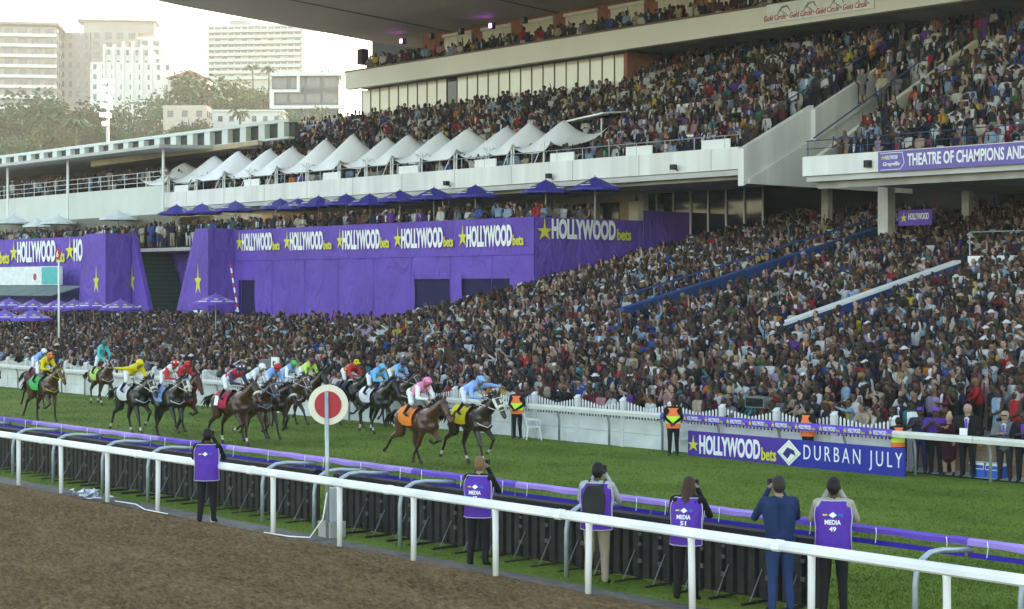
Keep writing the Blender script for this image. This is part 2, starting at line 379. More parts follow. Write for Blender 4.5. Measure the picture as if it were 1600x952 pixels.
# ------------------------------------------------------------------ winning post, its box, cables, litter
p = onZ(512, 842, 0); Yp = p.y
wp = thing('winning_post', 'red and cream round disc on a thin grey pole between the near rails', 'finish post', (p.x, Yp, 0), HEAD * .93)
zc = CAMZ - (633 - HORY) / FPX * topix(p)[2]
MB().tube([(0, 0, 0), (-.02, 0, zc + .22)], .035, 0, 10).build('pole', steel, wp, True)
def disc(name, r, y0, y1, mat, par, z, n=40, rx=0):
    mb = MB(); mb.prism([(rx + r * math.cos(2 * math.pi * i / n), y0, z + r * math.sin(2 * math.pi * i / n)) for i in range(n)], (0, y1 - y0, 0)); return mb.build(name, mat, par)
dd = disc('disc', .345, .04, .075, M('cream_enamel', (.72, .68, .55), .5, .06), wp, zc)
disc('red_centre', .235, .033, .039, M('red_enamel', (.42, .03, .04), .5, .12), dd, zc)
ctl = thing('junction_box', 'pale grey upright box on a concrete block beside the disc pole', 'box', (p.x - .12, Yp + .12, 0))
MB().box((-.16, -.12, 0), (.2, .2, .28)).build('concrete_block', conc, ctl); MB().box((-.08, -.02, .28), (.08, .1, .85)).build('cabinet', M('grey_cabinet', (.42, .46, .47), .5), ctl)
cb = MB(); pts = [(p.x + .05, Yp - .05, .8), (p.x + .03, Yp - .12, .35), (p.x - .1, Yp - .3, .04), (p.x - .5, Yp - .45, .03), (p.x - 1.2, Yp - .5, .03)]
cb.tube(pts, .012, 0, 6); tag(cb.build('cable', white, None, True), 'white cable hanging from the disc pole to the kerb', 'cable')
cb = MB(); q0 = onZ(180, 783, .04); q1 = onZ(262, 803, .04); cb.tube([q0, q0.lerp(q1, .3) + Vector((0, .12, 0)), q0.lerp(q1, .65) + Vector((0, -.08, 0)), q1], .012, 0, 6)
tag(cb.build('cable', white, None, True), 'white cable lying on the kerb beside the crumpled plastic', 'cable')
q = onZ(140, 778, 0); mb = MB()
for i in range(34):
    c = q + Vector((random.gauss(0, .28), random.gauss(0, .1), abs(random.gauss(.07, .06)))); pts = [c + Vector((random.uniform(-.17, .17), random.uniform(-.1, .1), random.uniform(-.07, .1))) for _ in range(4)]
    mb.poly(pts[:3]); mb.poly([pts[0], pts[2], pts[3]]); mb.poly([pts[1], pts[2], pts[3]])
tag(mb.build('plastic_sheet', M('clear_plastic', (.55, .58, .68), .25, .3, 6, spec=.6)), 'crumpled translucent plastic sheeting lying under the white rail', 'plastic sheet')

# ------------------------------------------------------------------ far white rail, wall and picket fence
YF = 37.9; zF = turf_z(YF)
fr = thing('running_rail', 'pale far side rail on curved grey posts before the picket fence', 'rail', (0, YF, zF))
railpale = M('pale_rail', (.6, .6, .54), .5, .08)
x = -150.0
wrapA, wrapB = onY(1035, 650, YF).x, onY(1396, 680, YF).x
while x < -10:
    mb = MB(); mb.prism([(x, y, z) for y, z in ((-.08, 1.0), (-.09, 1.1), (-.05, 1.17), (.05, 1.17), (.08, 1.1), (.07, 1.0))], (4.98, 0, 0)); mb.build('rail_section', railpale, fr); x += 5
fgm = MB().tube([(0, .22, 0), (0, .22, .7), (0, .17, .9), (0, .05, 1.03)], .04, 0, 8).mesh('post', M('dull_steel', (.3, .32, .32), .5, .2, 5, metal=.3), True)
px0 = onY(866, 690, YF).x; psp = onY(944, 699, YF).x - px0
for i in range(-48, 14): link('curved_post', fgm, fr, (px0 + psp * i, 0, 0))
wr = MB().prism([(wrapA, y, z) for y, z in ((-.1, .985), (-.11, 1.1), (-.06, 1.19), (.06, 1.19), (.09, 1.1), (.08, .985))], (wrapB - wrapA, 0, 0)).build('rail_wrap', purple_d, fr)
for i in range(10):
    xa = wrapA + (wrapB - wrapA) * (i + .12) / 10; w = (wrapB - wrapA) / 10
    star(xa + .08, 1.085, .13, .13, 'Y', -.112, wr); text('HOLLYWOOD', w * .5, .12, white_l, wr, (xa + .17, -.113, 1.03), FRONT, bold=.02, ext=.006); text('bets', w * .14, .09, yellow_l, wr, (xa + .2 + w * .5, -.113, 1.02), FRONT, ext=.006)
# wall of white concrete panels with pickets above
YW = 38.35
fence = thing('picket_fence', 'white concrete panel wall topped by white pickets in front of the crowd', 'fence', (0, YW, zF))
panel_m = M('whitewashed_panel', (.62, .64, .63), .8, .16, 1.3, .3, 5); pk_m = M('picket_white', (.7, .71, .7), .7, .1, 3)
XE = onY(1398, 690, YW).x; pw = 2.05
pmA = MB().box((0.07, 0, 0), (pw - .07, .07, .43)).mesh('panel', panel_m); pmB = MB().box((0.07, .004, .44), (pw - .07, .066, .86)).mesh('panel', panel_m)
fpm = MB().box((-.075, -.03, -.02), (.075, .13, 1.42)).prism([(-.1, -.05, 1.42), (.1, -.05, 1.42), (.05, .05, 1.52), (-.05, .05, 1.52)], (0, .1, 0)).mesh('pillar', panel_m)
pkm = {}
for v in range(14):
    h = 1.22 + .17 * abs(v / 13 - .5) * 2
    pkm[v] = MB().prism([(-.03, .1, .8), (.03, .1, .8), (.03, .1, h - .04), (0, .1, h), (-.03, .1, h - .04)], (0, .02, 0)).mesh('picket', pk_m)
npk = 0; stuffpk = MB()
for i in range(60):
    xb = XE - pw * (i + 1)
    if xb < -125: break
    link('panel', pmA, fence, (xb, random.uniform(-.01, .01), 0)); link('panel', pmB, fence, (xb, random.uniform(-.01, .01), 0)); link('pillar', fpm, fence, (xb + pw, 0, 0))
    MB().box((xb + .07, .125, 1.0), (xb + pw - .07, .155, 1.06)).build('picket_bar', pk_m, fence)
    for v in range(14):
        xx = xb + .17 + v * .132
        if npk < 300: link('picket', pkm[v], fence, (xx, 0, 0)); npk += 1
        else:
            h = 1.22 + .17 * abs(v / 13 - .5) * 2; stuffpk.box((xx - .03, .1, .8), (xx + .03, .12, h))
tag(stuffpk.build('pickets_far', pk_m, fence), kind='stuff')
# purple / blue race board at the foot of the rail
a = onY(1075, 712, 37.55); b = onY(1413, 745, 37.55); zt = .75
bd = thing('advertising_board', 'long purple and blue board with star, white lettering and diamond emblem', 'board', (a.x, 37.55, zF))
Lb = b.x - a.x; spl = onY(1232, 700, 37.55).x - a.x
MB().box((0, 0, 0), (spl, .06, zt)).build('purple_panel', M('board_purple', (.07, .03, .3), .45, .08), bd); MB().box((spl, .001, 0), (Lb, .06, zt - .002)).build('blue_panel', M('board_blue', (.02, .03, .3), .45, .08), bd)
def bxp(px): return onY(px, 700, 37.55).x - a.x
star(bxp(1083.5), .36, bxp(1092) - bxp(1075.5), .36, 'Y', -.003, bd)
text('HOLLYWOOD', bxp(1188) - bxp(1093), .56, white_l, bd, (bxp(1093), -.003, .1), FRONT, bold=.035)
text('bets', bxp(1213) - bxp(1190), .36, yellow_l, bd, (bxp(1190), -.003, .09), FRONT, bold=.02)
text('DURBAN JULY', bxp(1410) - bxp(1256), .53, white_l, bd, (bxp(1256), -.003, .1), FRONT, bold=-.004, space=1.45)
cx, hw = bxp(1233), (bxp(1252) - bxp(1215)) / 2
for nm, s, off, mt in (('emblem', 1, .006, white_l), ('emblem_edge', .84, .012, yellow_l), ('emblem_core', .76, .018, white_l)):
    MB().prism([(cx - hw * s, -.003, .37), (cx, -.003, .37 - .36 * s), (cx + hw * s, -.003, .37), (cx, -.003, .37 + .36 * s)], (0, -off, 0)).build(nm, mt, bd)
MB().prism([(cx - hw * .5, -.022, .33), (cx - hw * .1, -.022, .52), (cx + hw * .45, -.022, .45), (cx + hw * .6, -.022, .3), (cx + hw * .2, -.022, .36), (cx - hw * .1, -.022, .2)], (0, -.006, 0)).build('emblem_swoosh', M('emblem_navy', (.03, .03, .16), .5), bd)
# ------------------------------------------------------------------ main grandstand
gs = thing('grandstand', 'tall white multi tier grandstand packed with people under a grey overhanging roof', 'grandstand', (0, 0, 0))
XT = -98.8; XL, XM, XS = -106.5, -72.2, -53.8          # left end, where the glazed wall stops, stair side wall
def steps(name, x0, x1, y0, z0, dy, dz, n, mat, par):
    mb = MB(); prof = []
    for i in range(n): prof += [(y0 + i * dy, z0 + i * dz), (y0 + (i + 1) * dy, z0 + i * dz)]
    prof += [(y0 + n * dy, z0 + n * dz), (y0 + n * dy, z0 + n * dz - .5), (y0, z0 - .5)]
    mb.prism([(x0, y, z) for y, z in prof], (x1 - x0, 0, 0)); return mb.build(name, mat, par)
UY, UZ, SD, SR = 62.6, 9.95, .8, .42
steps('seating_tier', XL, XM, UY, UZ, SD, SR, 13, conc, gs)
steps('seating_tier', XM + .01, XS, UY, UZ, SD, SR, 21, conc, gs)
def tier_z(y): return UZ + SR * max(0, math.floor((y - UY) / SD))
bx('fascia', (XL - .3, 62, 9.9), (XS, 62.55, 10.95), fascia_m, gs)
bx('soffit', (XL, 62.1, 9.62), (XS - .1, 73, 9.88), M('stained_soffit', (.5, .5, .48), .8, .15, .5), gs)
for px in (285, 395, 520, 640, 760, 880, 1000, 1120):       # short white fixing panels along the rail
    c = onY(px, 280, 62.3); bx('rail_panel', (c.x - .9, 62.2, 10.96), (c.x + .9, 62.28, 11.4), white, gs)
for i in range(11): bx('fascia_joint', (XL + 3 + i * 4.8, 61.985, 9.92), (XL + 3.03 + i * 4.8, 61.999, 10.94), M('joint_grey', (.4, .4, .39), .8), gs)
# slim handrail on the fascia
mb = MB(); mb.tube([(XL, 62.2, 11.55), (XS, 62.2, 11.55)], .025, 0, 6); mb.build('handrail', steel, gs)
rp_ = MB().tube([(0, 62.2, 10.95), (0, 62.2, 11.55)], .02, 0, 6).mesh('handrail_post', steel)
for i in range(27): link('handrail_post', rp_, gs, (XL + 1 + i * 1.95, 0, 0))
for px in (700, 860, 1055): 
    c = onY(px, 295, 61.8); mb = MB(); mb.box((c.x - .14, 61.55, 10.05), (c.x + .14, 61.8, 10.3)); mb.tube([(c.x, 61.8, 10.1), (c.x, 62.0, 10.0)], .03, 0, 6); mb.build('floodlight', black, gs)
# sloping side wall of the stairs
E = (XS, 62.0); 
def slant(name, x0, x1, y0, z0, y1, z1, h, mat): 
    MB().prism([(x0, y0, z0), (x0, y1, z1), (x0, y1, z1 + h), (x0, y0, z0 + h)], (x1 - x0, 0, 0)).build(name, mat, gs)
slant('stair_wall', XS + .002, XS + .35, 62.0, 9.1, 67.2, 11.5, 1.75, fascia_m); slant('stair_wall', XS + .352, XS + .62, 67.0, 11.5, 78.2, 16.9, 1.5, fascia_m)
MB().prism([(XS + .36, 62.3, 9.2), (XS + .36, 77.9, 9.2), (XS + .36, 77.9, 16.8), (XS + .36, 67.0, 11.55), (XS + .36, 62.3, 9.4)], (.1, 0, 0)).build('stair_infill', fascia_m, gs)
bx('stair_wall_cap', (XS, 78.21, 15.5), (XS + 3.2, 78.6, 17.9), cream, gs)
mb = MB(); mb.tube([(XS - .2, 63.5, 12.4), (XS - .2, 78.2, 18.9)], .03, 0, 6)
mb.build('stair_handrail', M('blue_steel', (.03, .06, .14), .4), gs)
# blue barriers inside the tier
for (xa, xb, yy) in ((-72, -66, 73.3), (-63, -57.5, 70.2), (-66, -61, 66.8), (-60, -55, 65.4)):
    mb = MB(); z = tier_z(yy)
    for h in (.55, 1.05): mb.tube([(xa, yy, z + h), (xb, yy, z + h)], .03, 0, 6)
    for i in range(5): xx = xa + (xb - xa) * i / 4; mb.tube([(xx, yy, z), (xx, yy, z + 1.05)], .025, 0, 6)
    mb.build('barrier', M('blue_steel', (.03, .06, .14), .4), gs)
for (xa, yy) in ((-70.5, 65.5), (-59.5, 64.6), (-63.5, 68.2)):
    bx('entrance_wall', (xa, yy, tier_z(yy)), (xa + 1.5, yy + .25, tier_z(yy) + 1.25), white, gs)
# glazed wall behind the tier
YG = 73.25; glass_m = M('sky_painted_glass', (.72, .7, .6), .15, .1, .3, spec=.7)  # pane glass: pale cream base colour paints in the reflected sky
bx('glazed_wall_base', (XT, YG + .1, 14.2), (XM, YG + .4, 15.6), M('stained_soffit', (.5, .5, .48)), gs)
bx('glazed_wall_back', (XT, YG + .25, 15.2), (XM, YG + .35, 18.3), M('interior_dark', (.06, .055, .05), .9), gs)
npn = 25; wp_ = (XM - XT - .3) / npn
for i in range(npn):
    xa = XT + .3 + i * wp_
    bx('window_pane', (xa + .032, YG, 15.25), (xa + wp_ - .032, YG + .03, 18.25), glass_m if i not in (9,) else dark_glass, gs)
    bx('mullion', (xa - .03, YG - .05, 15.2), (xa + .03, YG + .08, 18.28), M('bronze_mullion', (.13, .1, .07), .5), gs)
bx('recess_side_wall', (XM, YG - .3, 14.5), (XM + .3, 80, 18.3), brick, gs)
YB = 79.6; bx('rear_wall', (XM + .3, YB, 16.5), (-30, YB + .3, 22), M('dark_brick', (.1, .06, .045), .85, .2, 2), gs)
for i in range(16):
    xa = XM + 1 + i * 2.35
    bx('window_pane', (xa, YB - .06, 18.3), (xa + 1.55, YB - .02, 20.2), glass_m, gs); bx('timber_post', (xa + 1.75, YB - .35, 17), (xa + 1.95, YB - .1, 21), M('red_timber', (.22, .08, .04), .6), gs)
# top deck
XT = -98.8
bx('upper_fascia', (XT, 72, 18.25), (-28, 72.5, 19.45), M('cream_fascia', (.7, .68, .62), .7, .06, .3), gs)
bx('coping', (XT, 71.95, 19.455), (-28, 72.55, 19.56), M('brown_coping', (.16, .1, .08), .7), gs)
bx('deck_slab', (XT, 72.51, 18.4), (-28, 79.9, 18.85), conc, gs)
bx('deck_back_wall', (XT + 3, 76.6, 18.86), (-28, 77, 22.5), brick, gs)
for i in range(15):
    xa = XT + 5.5 + i * 4.1
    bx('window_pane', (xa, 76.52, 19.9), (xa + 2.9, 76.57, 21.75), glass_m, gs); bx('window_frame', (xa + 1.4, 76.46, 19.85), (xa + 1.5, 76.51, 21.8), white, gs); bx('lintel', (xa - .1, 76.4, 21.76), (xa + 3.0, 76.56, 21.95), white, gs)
ban_a, ban_b = onY(1198, 30, 71.95).x, onY(1366, 10, 71.95).x
bn = bx('fascia_banner', (ban_a, 71.93, 18.5), (ban_b, 71.96, 19.5), M('white_banner', (.7, .71, .72), .6), gs)
for i in range(4):
    xc = ban_a + (ban_b - ban_a) * (i + .5) / 4
    text('Gold Circle', 1.5, .3, M('banner_red', (.5, .05, .05), .6), bn, (xc - 1.05, 71.92, 18.62), FRONT, bold=.01, shear=.2)
    mb = MB(); mb.tube([(xc - .1, 71.91, 18.95), (xc + .2, 71.91, 19.25), (xc + .55, 71.91, 19.3), (xc + .75, 71.91, 19.0)], [.02, .06, .05, .02], 0, 6); mb.tube([(xc + .1, 71.91, 19.1), (xc + .35, 71.91, 18.95), (xc + .6, 71.91, 18.75)], .03, 0, 6)
    mb.build('horse_mark', M('banner_grey', (.3, .3, .32), .6), bn)
# roof
mb = MB(); mb.prism([(XT - 1.8, 77.4, 22.1), (XT - 1.8, 60, 23.05), (XT - 1.8, 46, 24.2), (XT - 1.8, 46, 24.7), (XT - 1.8, 60, 24.1), (XT - 1.8, 80, 23.6), (XT - 1.8, 80, 22.1)], (90, 0, 0)); rf = mb.build('roof', soffit_m, gs)
for i in range(7):
    xx = XT + 6 + i * 11; MB().prism([(xx, 77, 22.06), (xx, 60, 23.02), (xx, 46.2, 24.15), (xx, 46.2, 24.22), (xx, 60, 23.09), (xx, 77, 22.13)], (.12, 0, 0)).build('roof_joint', M('joint_dark', (.1, .09, .085), .9), rf)
bx('roof_edge', (XT - 1.95, 46, 22.05), (XT - 1.78, 46.02, 22.06), soffit_m, gs)
pl_m = M('violet_lamp', (.5, .1, 1), .4, emit=6)
for i in range(5):
    xx = XT + 2.5 + i * 3.2; t = thing('stage_light', ('leftmost', 'second', 'third', 'fourth', 'rightmost')[i] + ' small stage lamp ' + ('glowing violet' if i in (0, 3) else 'unlit') + ' under the roof edge', 'lamp', (xx, 75.2, 21.7), 0, 'violet lamps at the left end of the top deck')
    MB().box((-.18, -.15, -.2), (.18, .15, .2)).build('housing', black, t); MB().box((-.12, -.18, -.14), (.12, -.152, .14)).build('lens', pl_m if i in (0, 3) else M('lens_grey', (.2, .18, .25), .3), t)
sp_ = thing('loudspeaker', 'black loudspeaker standing at the left end of the top deck', 'loudspeaker', onY(567, 88, 73.5)); MB().box((-.3, -.3, -.6), (.3, .3, .5)).build('cabinet', black, sp_); MB().box((-.24, -.32, -.5), (.24, -.302, .4)).build('grille', M('grille', (.03, .03, .035), .8), sp_)
# the right hand block with the lettered parapet
tx0 = onY(1255, 260, 60).x
steps('seating_tier', tx0 + .4, -26, 60.5, 9.15, .8, .385, 22, conc, gs)
def rtier_z(y): return 9.15 + .385 * max(0, math.floor((y - 60.5) / .8))
pa = bx('parapet', (tx0, 59.95, 9.2), (-26, 60.45, 10.05), fascia_m, gs)
bx('block_soffit', (tx0 + .1, 60.1, 8.95), (-26, 75.5, 9.19), M('stained_soffit', (.5, .5, .48)), gs)
ts0 = onY(1372, 255, 59.9).x
sg = bx('parapet_sign', (ts0, 59.9, 9.17), (-26, 59.948, 10.02), M('faded_violet', (.16, .12, .38), .6, .08), gs)
lg0, lg1 = onY(1376, 250, 59.9).x, onY(1413, 250, 59.9).x
mb = MB(); mb.tube([(lg0, 59.89, 9.25), (lg1 - .2, 59.89, 9.25), (lg1, 59.89, 9.5), (lg1 - .1, 59.89, 9.95), (lg0, 59.89, 9.95)], .018, 0, 5); mb.build('logo_frame', white_l, sg)
text('HOLLYWOOD', lg1 - lg0 - .55, .17, white_l, sg, (lg0 + .22, 59.893, 9.68), FRONT, bold=.03); star(lg0 + .12, 9.77, .2, .18, 'Y', 59.893, sg); text('Greyville', lg1 - lg0 - .35, .22, white_l, sg, (lg0 + .12, 59.893, 9.36), FRONT, bold=.02, shear=.2)
t0, t1 = onY(1418, 250, 59.9).x, onY(1603, 250, 59.9).x
text('THEATRE OF CHAMPIONS AND', t1 - t0, .52, white_l, sg, (t0, 59.893, 9.36), FRONT, bold=.025)
mb = MB(); mb.tube([(tx0, 60.2, 10.75), (-26, 60.2, 10.75)], .025, 0, 6); mb.tube([(tx0, 60.2, 10.4), (-26, 60.2, 10.4)], .018, 0, 6); mb.build('handrail', M('blue_steel', (.03, .06, .14), .4), gs)
for i in range(14): MB().tube([(tx0 + .1 + i * 1.6, 60.2, 10.05), (tx0 + .1 + i * 1.6, 60.2, 10.75)], .02, 0, 6).build('handrail_post', M('blue_steel', (.03, .06, .14)), gs)
MB().prism([(tx0 + .05, 60.6, 9.3), (tx0 + .05, 73, 15.4), (tx0 + .05, 73, 16.4), (tx0 + .05, 60.6, 10.05)], (.3, 0, 0)).build('block_side_wall', cream, gs)
MB().tube([(tx0 + .1, 60.6, 10.9), (tx0 + .1, 73, 17.3)], .035, 0, 6).build('side_handrail', M('blue_steel', (.03, .06, .14)), gs)
c = onY(1357, 262, 59.85); MB().box((c.x - .15, 59.7, 9.4), (c.x + .12, 59.93, 9.7)).build('floodlight', black, gs)
# below: columns, dark rooms, blue walls of the lower stand
for px, Y in ((1385, 66), (1292, 71), (1512, 71), (1005, 69.5), (925, 69.5)):
    c = onY(px, 320, Y); cw_ = .28 if px == 1385 else .2; bx('column', (c.x - cw_, Y - cw_, apron_z(c.x, Y) - .2), (c.x + cw_, Y + cw_, 9.6 if px < 1300 else 8.94), M('column_cream', (.55, .54, .5), .7), gs)
g0, g1 = onY(1000, 320, 70.5).x, onY(1192, 320, 70.5).x
bx('room_glass', (g0, 70.55, 7.25), (g1, 70.6, 9.6), dark_glass, gs); bx('room_base', (g0, 70.5, 4.8), (g1, 70.7, 7.24), navy, gs)
for i in range(8): bx('room_mullion', (g0 + (g1 - g0) * i / 7 - .03, 70.45, 7.25), (g0 + (g1 - g0) * i / 7 + .03, 70.54, 9.6), white, gs)
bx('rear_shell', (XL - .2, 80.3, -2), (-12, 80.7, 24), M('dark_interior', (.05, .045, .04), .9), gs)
bx('stair_back', (XS + .63, 78.62, 8), (tx0 + 8, 78.9, 16), cream, gs)
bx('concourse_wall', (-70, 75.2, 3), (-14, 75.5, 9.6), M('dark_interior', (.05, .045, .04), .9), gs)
bx('terrace_back_wall', (XL, 70.2, 6.9), (g0 - .1, 70.4, 9.62), M('warm_plaster', (.55, .45, .3), .8, .15, .6), gs)
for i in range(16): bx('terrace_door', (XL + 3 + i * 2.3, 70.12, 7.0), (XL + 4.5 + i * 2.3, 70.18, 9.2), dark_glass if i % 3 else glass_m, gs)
def ramp_wall(X, y0, y1, h, mat, capm, label):
    t = thing('stair_barrier', label, 'barrier', (X, 0, 0)); za, zb = apron_z(X, y0), apron_z(X, y1)
    MB().prism([(0, y0, za - .3), (0, y1, zb - .3), (0, y1, zb + h), (0, y0, za + h)], (.22, 0, 0)).build('wall', mat, t)
    MB().prism([(-.06, y0, za + h + .003), (-.06, y1, zb + h + .003), (-.06, y1, zb + h + .12), (-.06, y0, za + h + .12)], (.36, 0, 0)).build('cap', capm, t); return t, za, zb
t, za, zb = ramp_wall(-50.3, 50.5, 69.8, 1.5, navy, navy, 'dark blue sloping stair wall with blue handrail dividing the lower crowd')
MB().tube([(.1, 50.5, za + 2.1), (.1, 69.8, zb + 2.1)], .04, 0, 6).build('handrail', navy, t)
for i in range(9): y = 50.6 + i * 2.38; MB().tube([(.1, y, apron_z(-50.3, y) + 1.5), (.1, y, apron_z(-50.3, y) + 2.12)], .03, 0, 6).build('handrail_post', navy, t)
ramp_wall(-40.8, 49.2, 60.4, 1.35, navy, white, 'navy sloping stair wall with broad white cap in the lower right crowd')
t = thing('vomitory_wall', 'white painted low wall above the crowd at the right edge', 'wall', onY(1552, 412, 60.8)); MB().box((-1.2, 0, -2), (.9, .3, .32)).build('wall', white, t)
MB().tube([(-1.2, .15, .35), (-1.2, .15, 1.3), (2, .15, 1.3)], .025, 0, 6).build('rail', steel, t)
sg2 = thing('hanging_banner', 'small purple banner with star hung among the crowd by the white column', 'banner', onY(1430, 340, 65.5)); MB().box((-.9, -.02, -.35), (.9, .02, .35)).build('cloth', purple_d, sg2)
star(-.6, 0, .35, .4, 'Y', -.025, sg2); text('HOLLYWOOD', 1.1, .3, white_l, sg2, (-.35, -.03, -.1), FRONT, bold=.03)

# ------------------------------------------------------------------ purple wrapped terrace building
pt = thing('hospitality_terrace', 'terrace building wrapped in purple fabric with repeated white and yellow lettering', 'building', (0, 0, 0))
YP, XC = 59.0, -64.7; ZT = 7.9
doors = [onY(649, 460, YP).x, onY(705, 460, YP).x, onY(724, 460, YP).x, onY(798, 460, YP).x, onY(373, 440, YP).x, onY(401, 440, YP).x]
XW = onX(365, 400, 0) if False else onY(365, 400, YP).x
dz = 4.78
def pleat(name, x0, x1, z0, z1, Y, mat, par, amp=.05, nx=None):
    """fabric panel with sags and vertical pulls"""
    nx = nx or max(4, int((x1 - x0) / .35)); nz = 10; mb = MB()
    for j in range(nz + 1):
        for i in range(nx + 1):
            x = x0 + (x1 - x0) * i / nx; z = z0 + (z1 - z0) * j / nz; e = min(1, j / 2, (nz - j) / 2 + .15)
            d = amp * e * (math.sin(x * 1.9 + .5 * math.sin(z * 1.3)) * .6 + math.sin(x * 4.3 + z * .8) * .35 + math.sin(z * 2.1 + x * .6) * .5)
            mb.v.append((x, Y - .08 + d, z))
    for j in range(nz):
        for i in range(nx):
            a = j * (nx + 1) + i; mb.f.append((a, a + 1, a + nx + 2, a + nx + 1)); mb.m.append(0)
    return mb.build(name, mat, par, True)
bx('core', (XW, YP + .6, 1), (XC - .3, 70, 7.0), conc, pt)
pleat('fabric', XW, XC, 6.0, ZT, YP, purple, pt, .025)
segs = [XW, doors[4], doors[5], doors[0], doors[1], doors[2], doors[3], XC]
for i in range(7):
    z0 = 1.0 if i % 2 == 0 else dz
    pleat('fabric', segs[i], segs[i + 1], z0, 6.0, YP, purple, pt, .06)
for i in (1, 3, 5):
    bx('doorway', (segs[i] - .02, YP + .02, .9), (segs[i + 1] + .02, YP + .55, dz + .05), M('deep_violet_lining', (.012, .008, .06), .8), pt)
# right hand face
def side_panel(x, y0, y1, z0, z1, amp):
    mb = MB(); ny, nz = int((y1 - y0) / .35), 10
    for j in range(nz + 1):
        for i in range(ny + 1):
            y = y0 + (y1 - y0) * i / ny; z = z0 + (z1 - z0) * j / nz; e = min(1, j / 2, (nz - j) / 2 + .15)
            mb.v.append((x + .05 + amp * e * (math.sin(y * 2.2 + math.sin(z)) * .6 + math.sin(z * 2.3 + y * .7) * .6), y, z))
    for j in range(nz):
        for i in range(ny): a = j * (ny + 1) + i; mb.f.append((a, a + 1, a + ny + 2, a + ny + 1)); mb.m.append(0)
    return mb.build('fabric', purple, pt, True)
side_panel(XC, YP - .08, 66.8, 1, 5.6, .07); side_panel(XC, YP - .08, 66.8, 5.6, ZT, .03); side_panel(XC + .02, 66.8, 71.8, 2, 8.45, .05)
MB().tube([(XW, YP - .11, 6.0), (XC, YP - .11, 6.0)], .02, 0, 5).build('seam', purple_d, pt)
for i in range(9): MB().tube([(XW + 3.4 * i + 1, YP - .1, 1.2), (XW + 3.4 * i + 1.1, YP - .12, 6)], .014, 0, 5).build('seam', purple_d, pt)
bx('parapet_top', (XW, YP - .02, ZT - .06), (XC, YP + .25, ZT + .02), purple, pt); bx('terrace_floor', (XL - 60, YP + .3, 6.75), (XC, 70.1, 6.98), conc, pt)
def brand(px, Y, parent, plane='Y', y_top=0):
    pass
for (s0, h0, h1, b1, yt, yb, bt, bb) in ((370, 378, 425, 437, 364, 392, 377, 391), (444, 453, 504.5, 518, 362, 391, 376, 390), (527, 535, 593.5, 608, 359, 390, 371, 388), (616, 627, 692, 708, 356, 388, 370, 386), (717, 729, 800, 818, 352, 386, 367, 384)):
    Yt = YP - .16; A, B = onY(h0, yb, Yt), onY(h1, yt, Yt); zt_ = (onY(h0, yt, Yt).z + onY(h1, yt, Yt).z) / 2; zb_ = (onY(h0, yb, Yt).z + onY(h1, yb, Yt).z) / 2
    text('HOLLYWOOD', B.x - A.x, zt_ - zb_, white_l, pt, (A.x, Yt, zb_), FRONT, bold=.045); sx = onY((s0 + h0) / 2, 380, Yt).x
    star(sx, (zt_ + zb_) / 2, (A.x - onY(s0, 380, Yt).x) * 1.15, (zt_ - zb_) * .8, 'Y', Yt, pt)
    C0, C1 = onY(h1 + 1, bb, Yt), onY(b1, bb, Yt); text('bets', C1.x - C0.x, onY(h1, bt, Yt).z - C0.z, yellow_l, pt, (C0.x, Yt, C0.z), FRONT, bold=.03)
Xt = XC + .17; A, B = onX(862, 371, Xt), onX(962, 371, Xt); hh = 1.05
text('HOLLYWOOD', B.y - A.y, hh, white_l, pt, (Xt, A.y, A.z - .08), SIDE, bold=.045); c = onX(851, 361, Xt); star(c.y, c.z, 1.0, .9, 'X', Xt, pt)
C0, C1 = onX(964, 373, Xt), onX(986, 373, Xt); text('bets', C1.y - C0.y, .62, yellow_l, pt, (Xt, C0.y, C0.z - .1), SIDE, bold=.03)
# left wing and the two stair buttresses
YBt = 57.0
lx1 = onY(130, 400, YP).x
pleat('fabric', -175, lx1 + 2, 4.3, ZT + .1, YP + .3, purple, pt, .03); pleat('fabric', -175, lx1 + 2, 1, 4.3, YP + .5, purple_d, pt, .04)
def butt(xr, xl_top, xl_bot, name='buttress'):
    mb = MB(); z1 = ZT + .1; mb.prism([(xl_bot, YBt, .8), (xr, YBt, .8), (xr, YBt, z1), (xl_top, YBt, z1)], (0, 1.9, 0)); return mb.build(name, purple, pt)
b1r = onY(165, 400, YBt).x; b2r = onY(325, 400, YBt).x
for xr, xt, xbt, sp in ((b1r, onY(131, 366, YBt).x, onY(119, 455, YBt).x, 150), (b2r, onY(305, 360, YBt).x, onY(264, 458, YBt).x, 309)):
    bb_ = butt(xr, xt, xbt); c = onY(sp, 440, YBt - .02); star(c.x, c.z, .8, 1.5, 'Y', YBt - .003, bb_); MB().box((c.x - .55, YBt - .03, 1.4), (c.x + .55, YBt - .004, 2.9)).build('notice', white_l, bb_)
c0, c1, c2 = onY(195, 400, 59.0).x, onY(208, 366, 59.0).x, onY(243, 460, 59.0).x
mb = MB(); mb.prism([(c0 - .6, 59, .8), (c2, 59, .8), (c1, 59, ZT + .1), (c0 - .6, 59, ZT + .1)], (0, .3, 0)); sb = mb.build('stair_stringer', purple, pt); c = onY(206, 438, 58.99); star(c.x, c.z, .8, 1.5, 'Y', 58.99, sb); MB().box((c.x - .5, 58.96, 1.4), (c.x + .55, 58.99, 2.9)).build('notice', white_l, sb)
gst = M('dark_green_steps', (.012, .04, .028), .8, .2, 3); d1, d2 = onY(211, 366, 60.5).x, onY(250, 460, 60.5).x; ns = 20
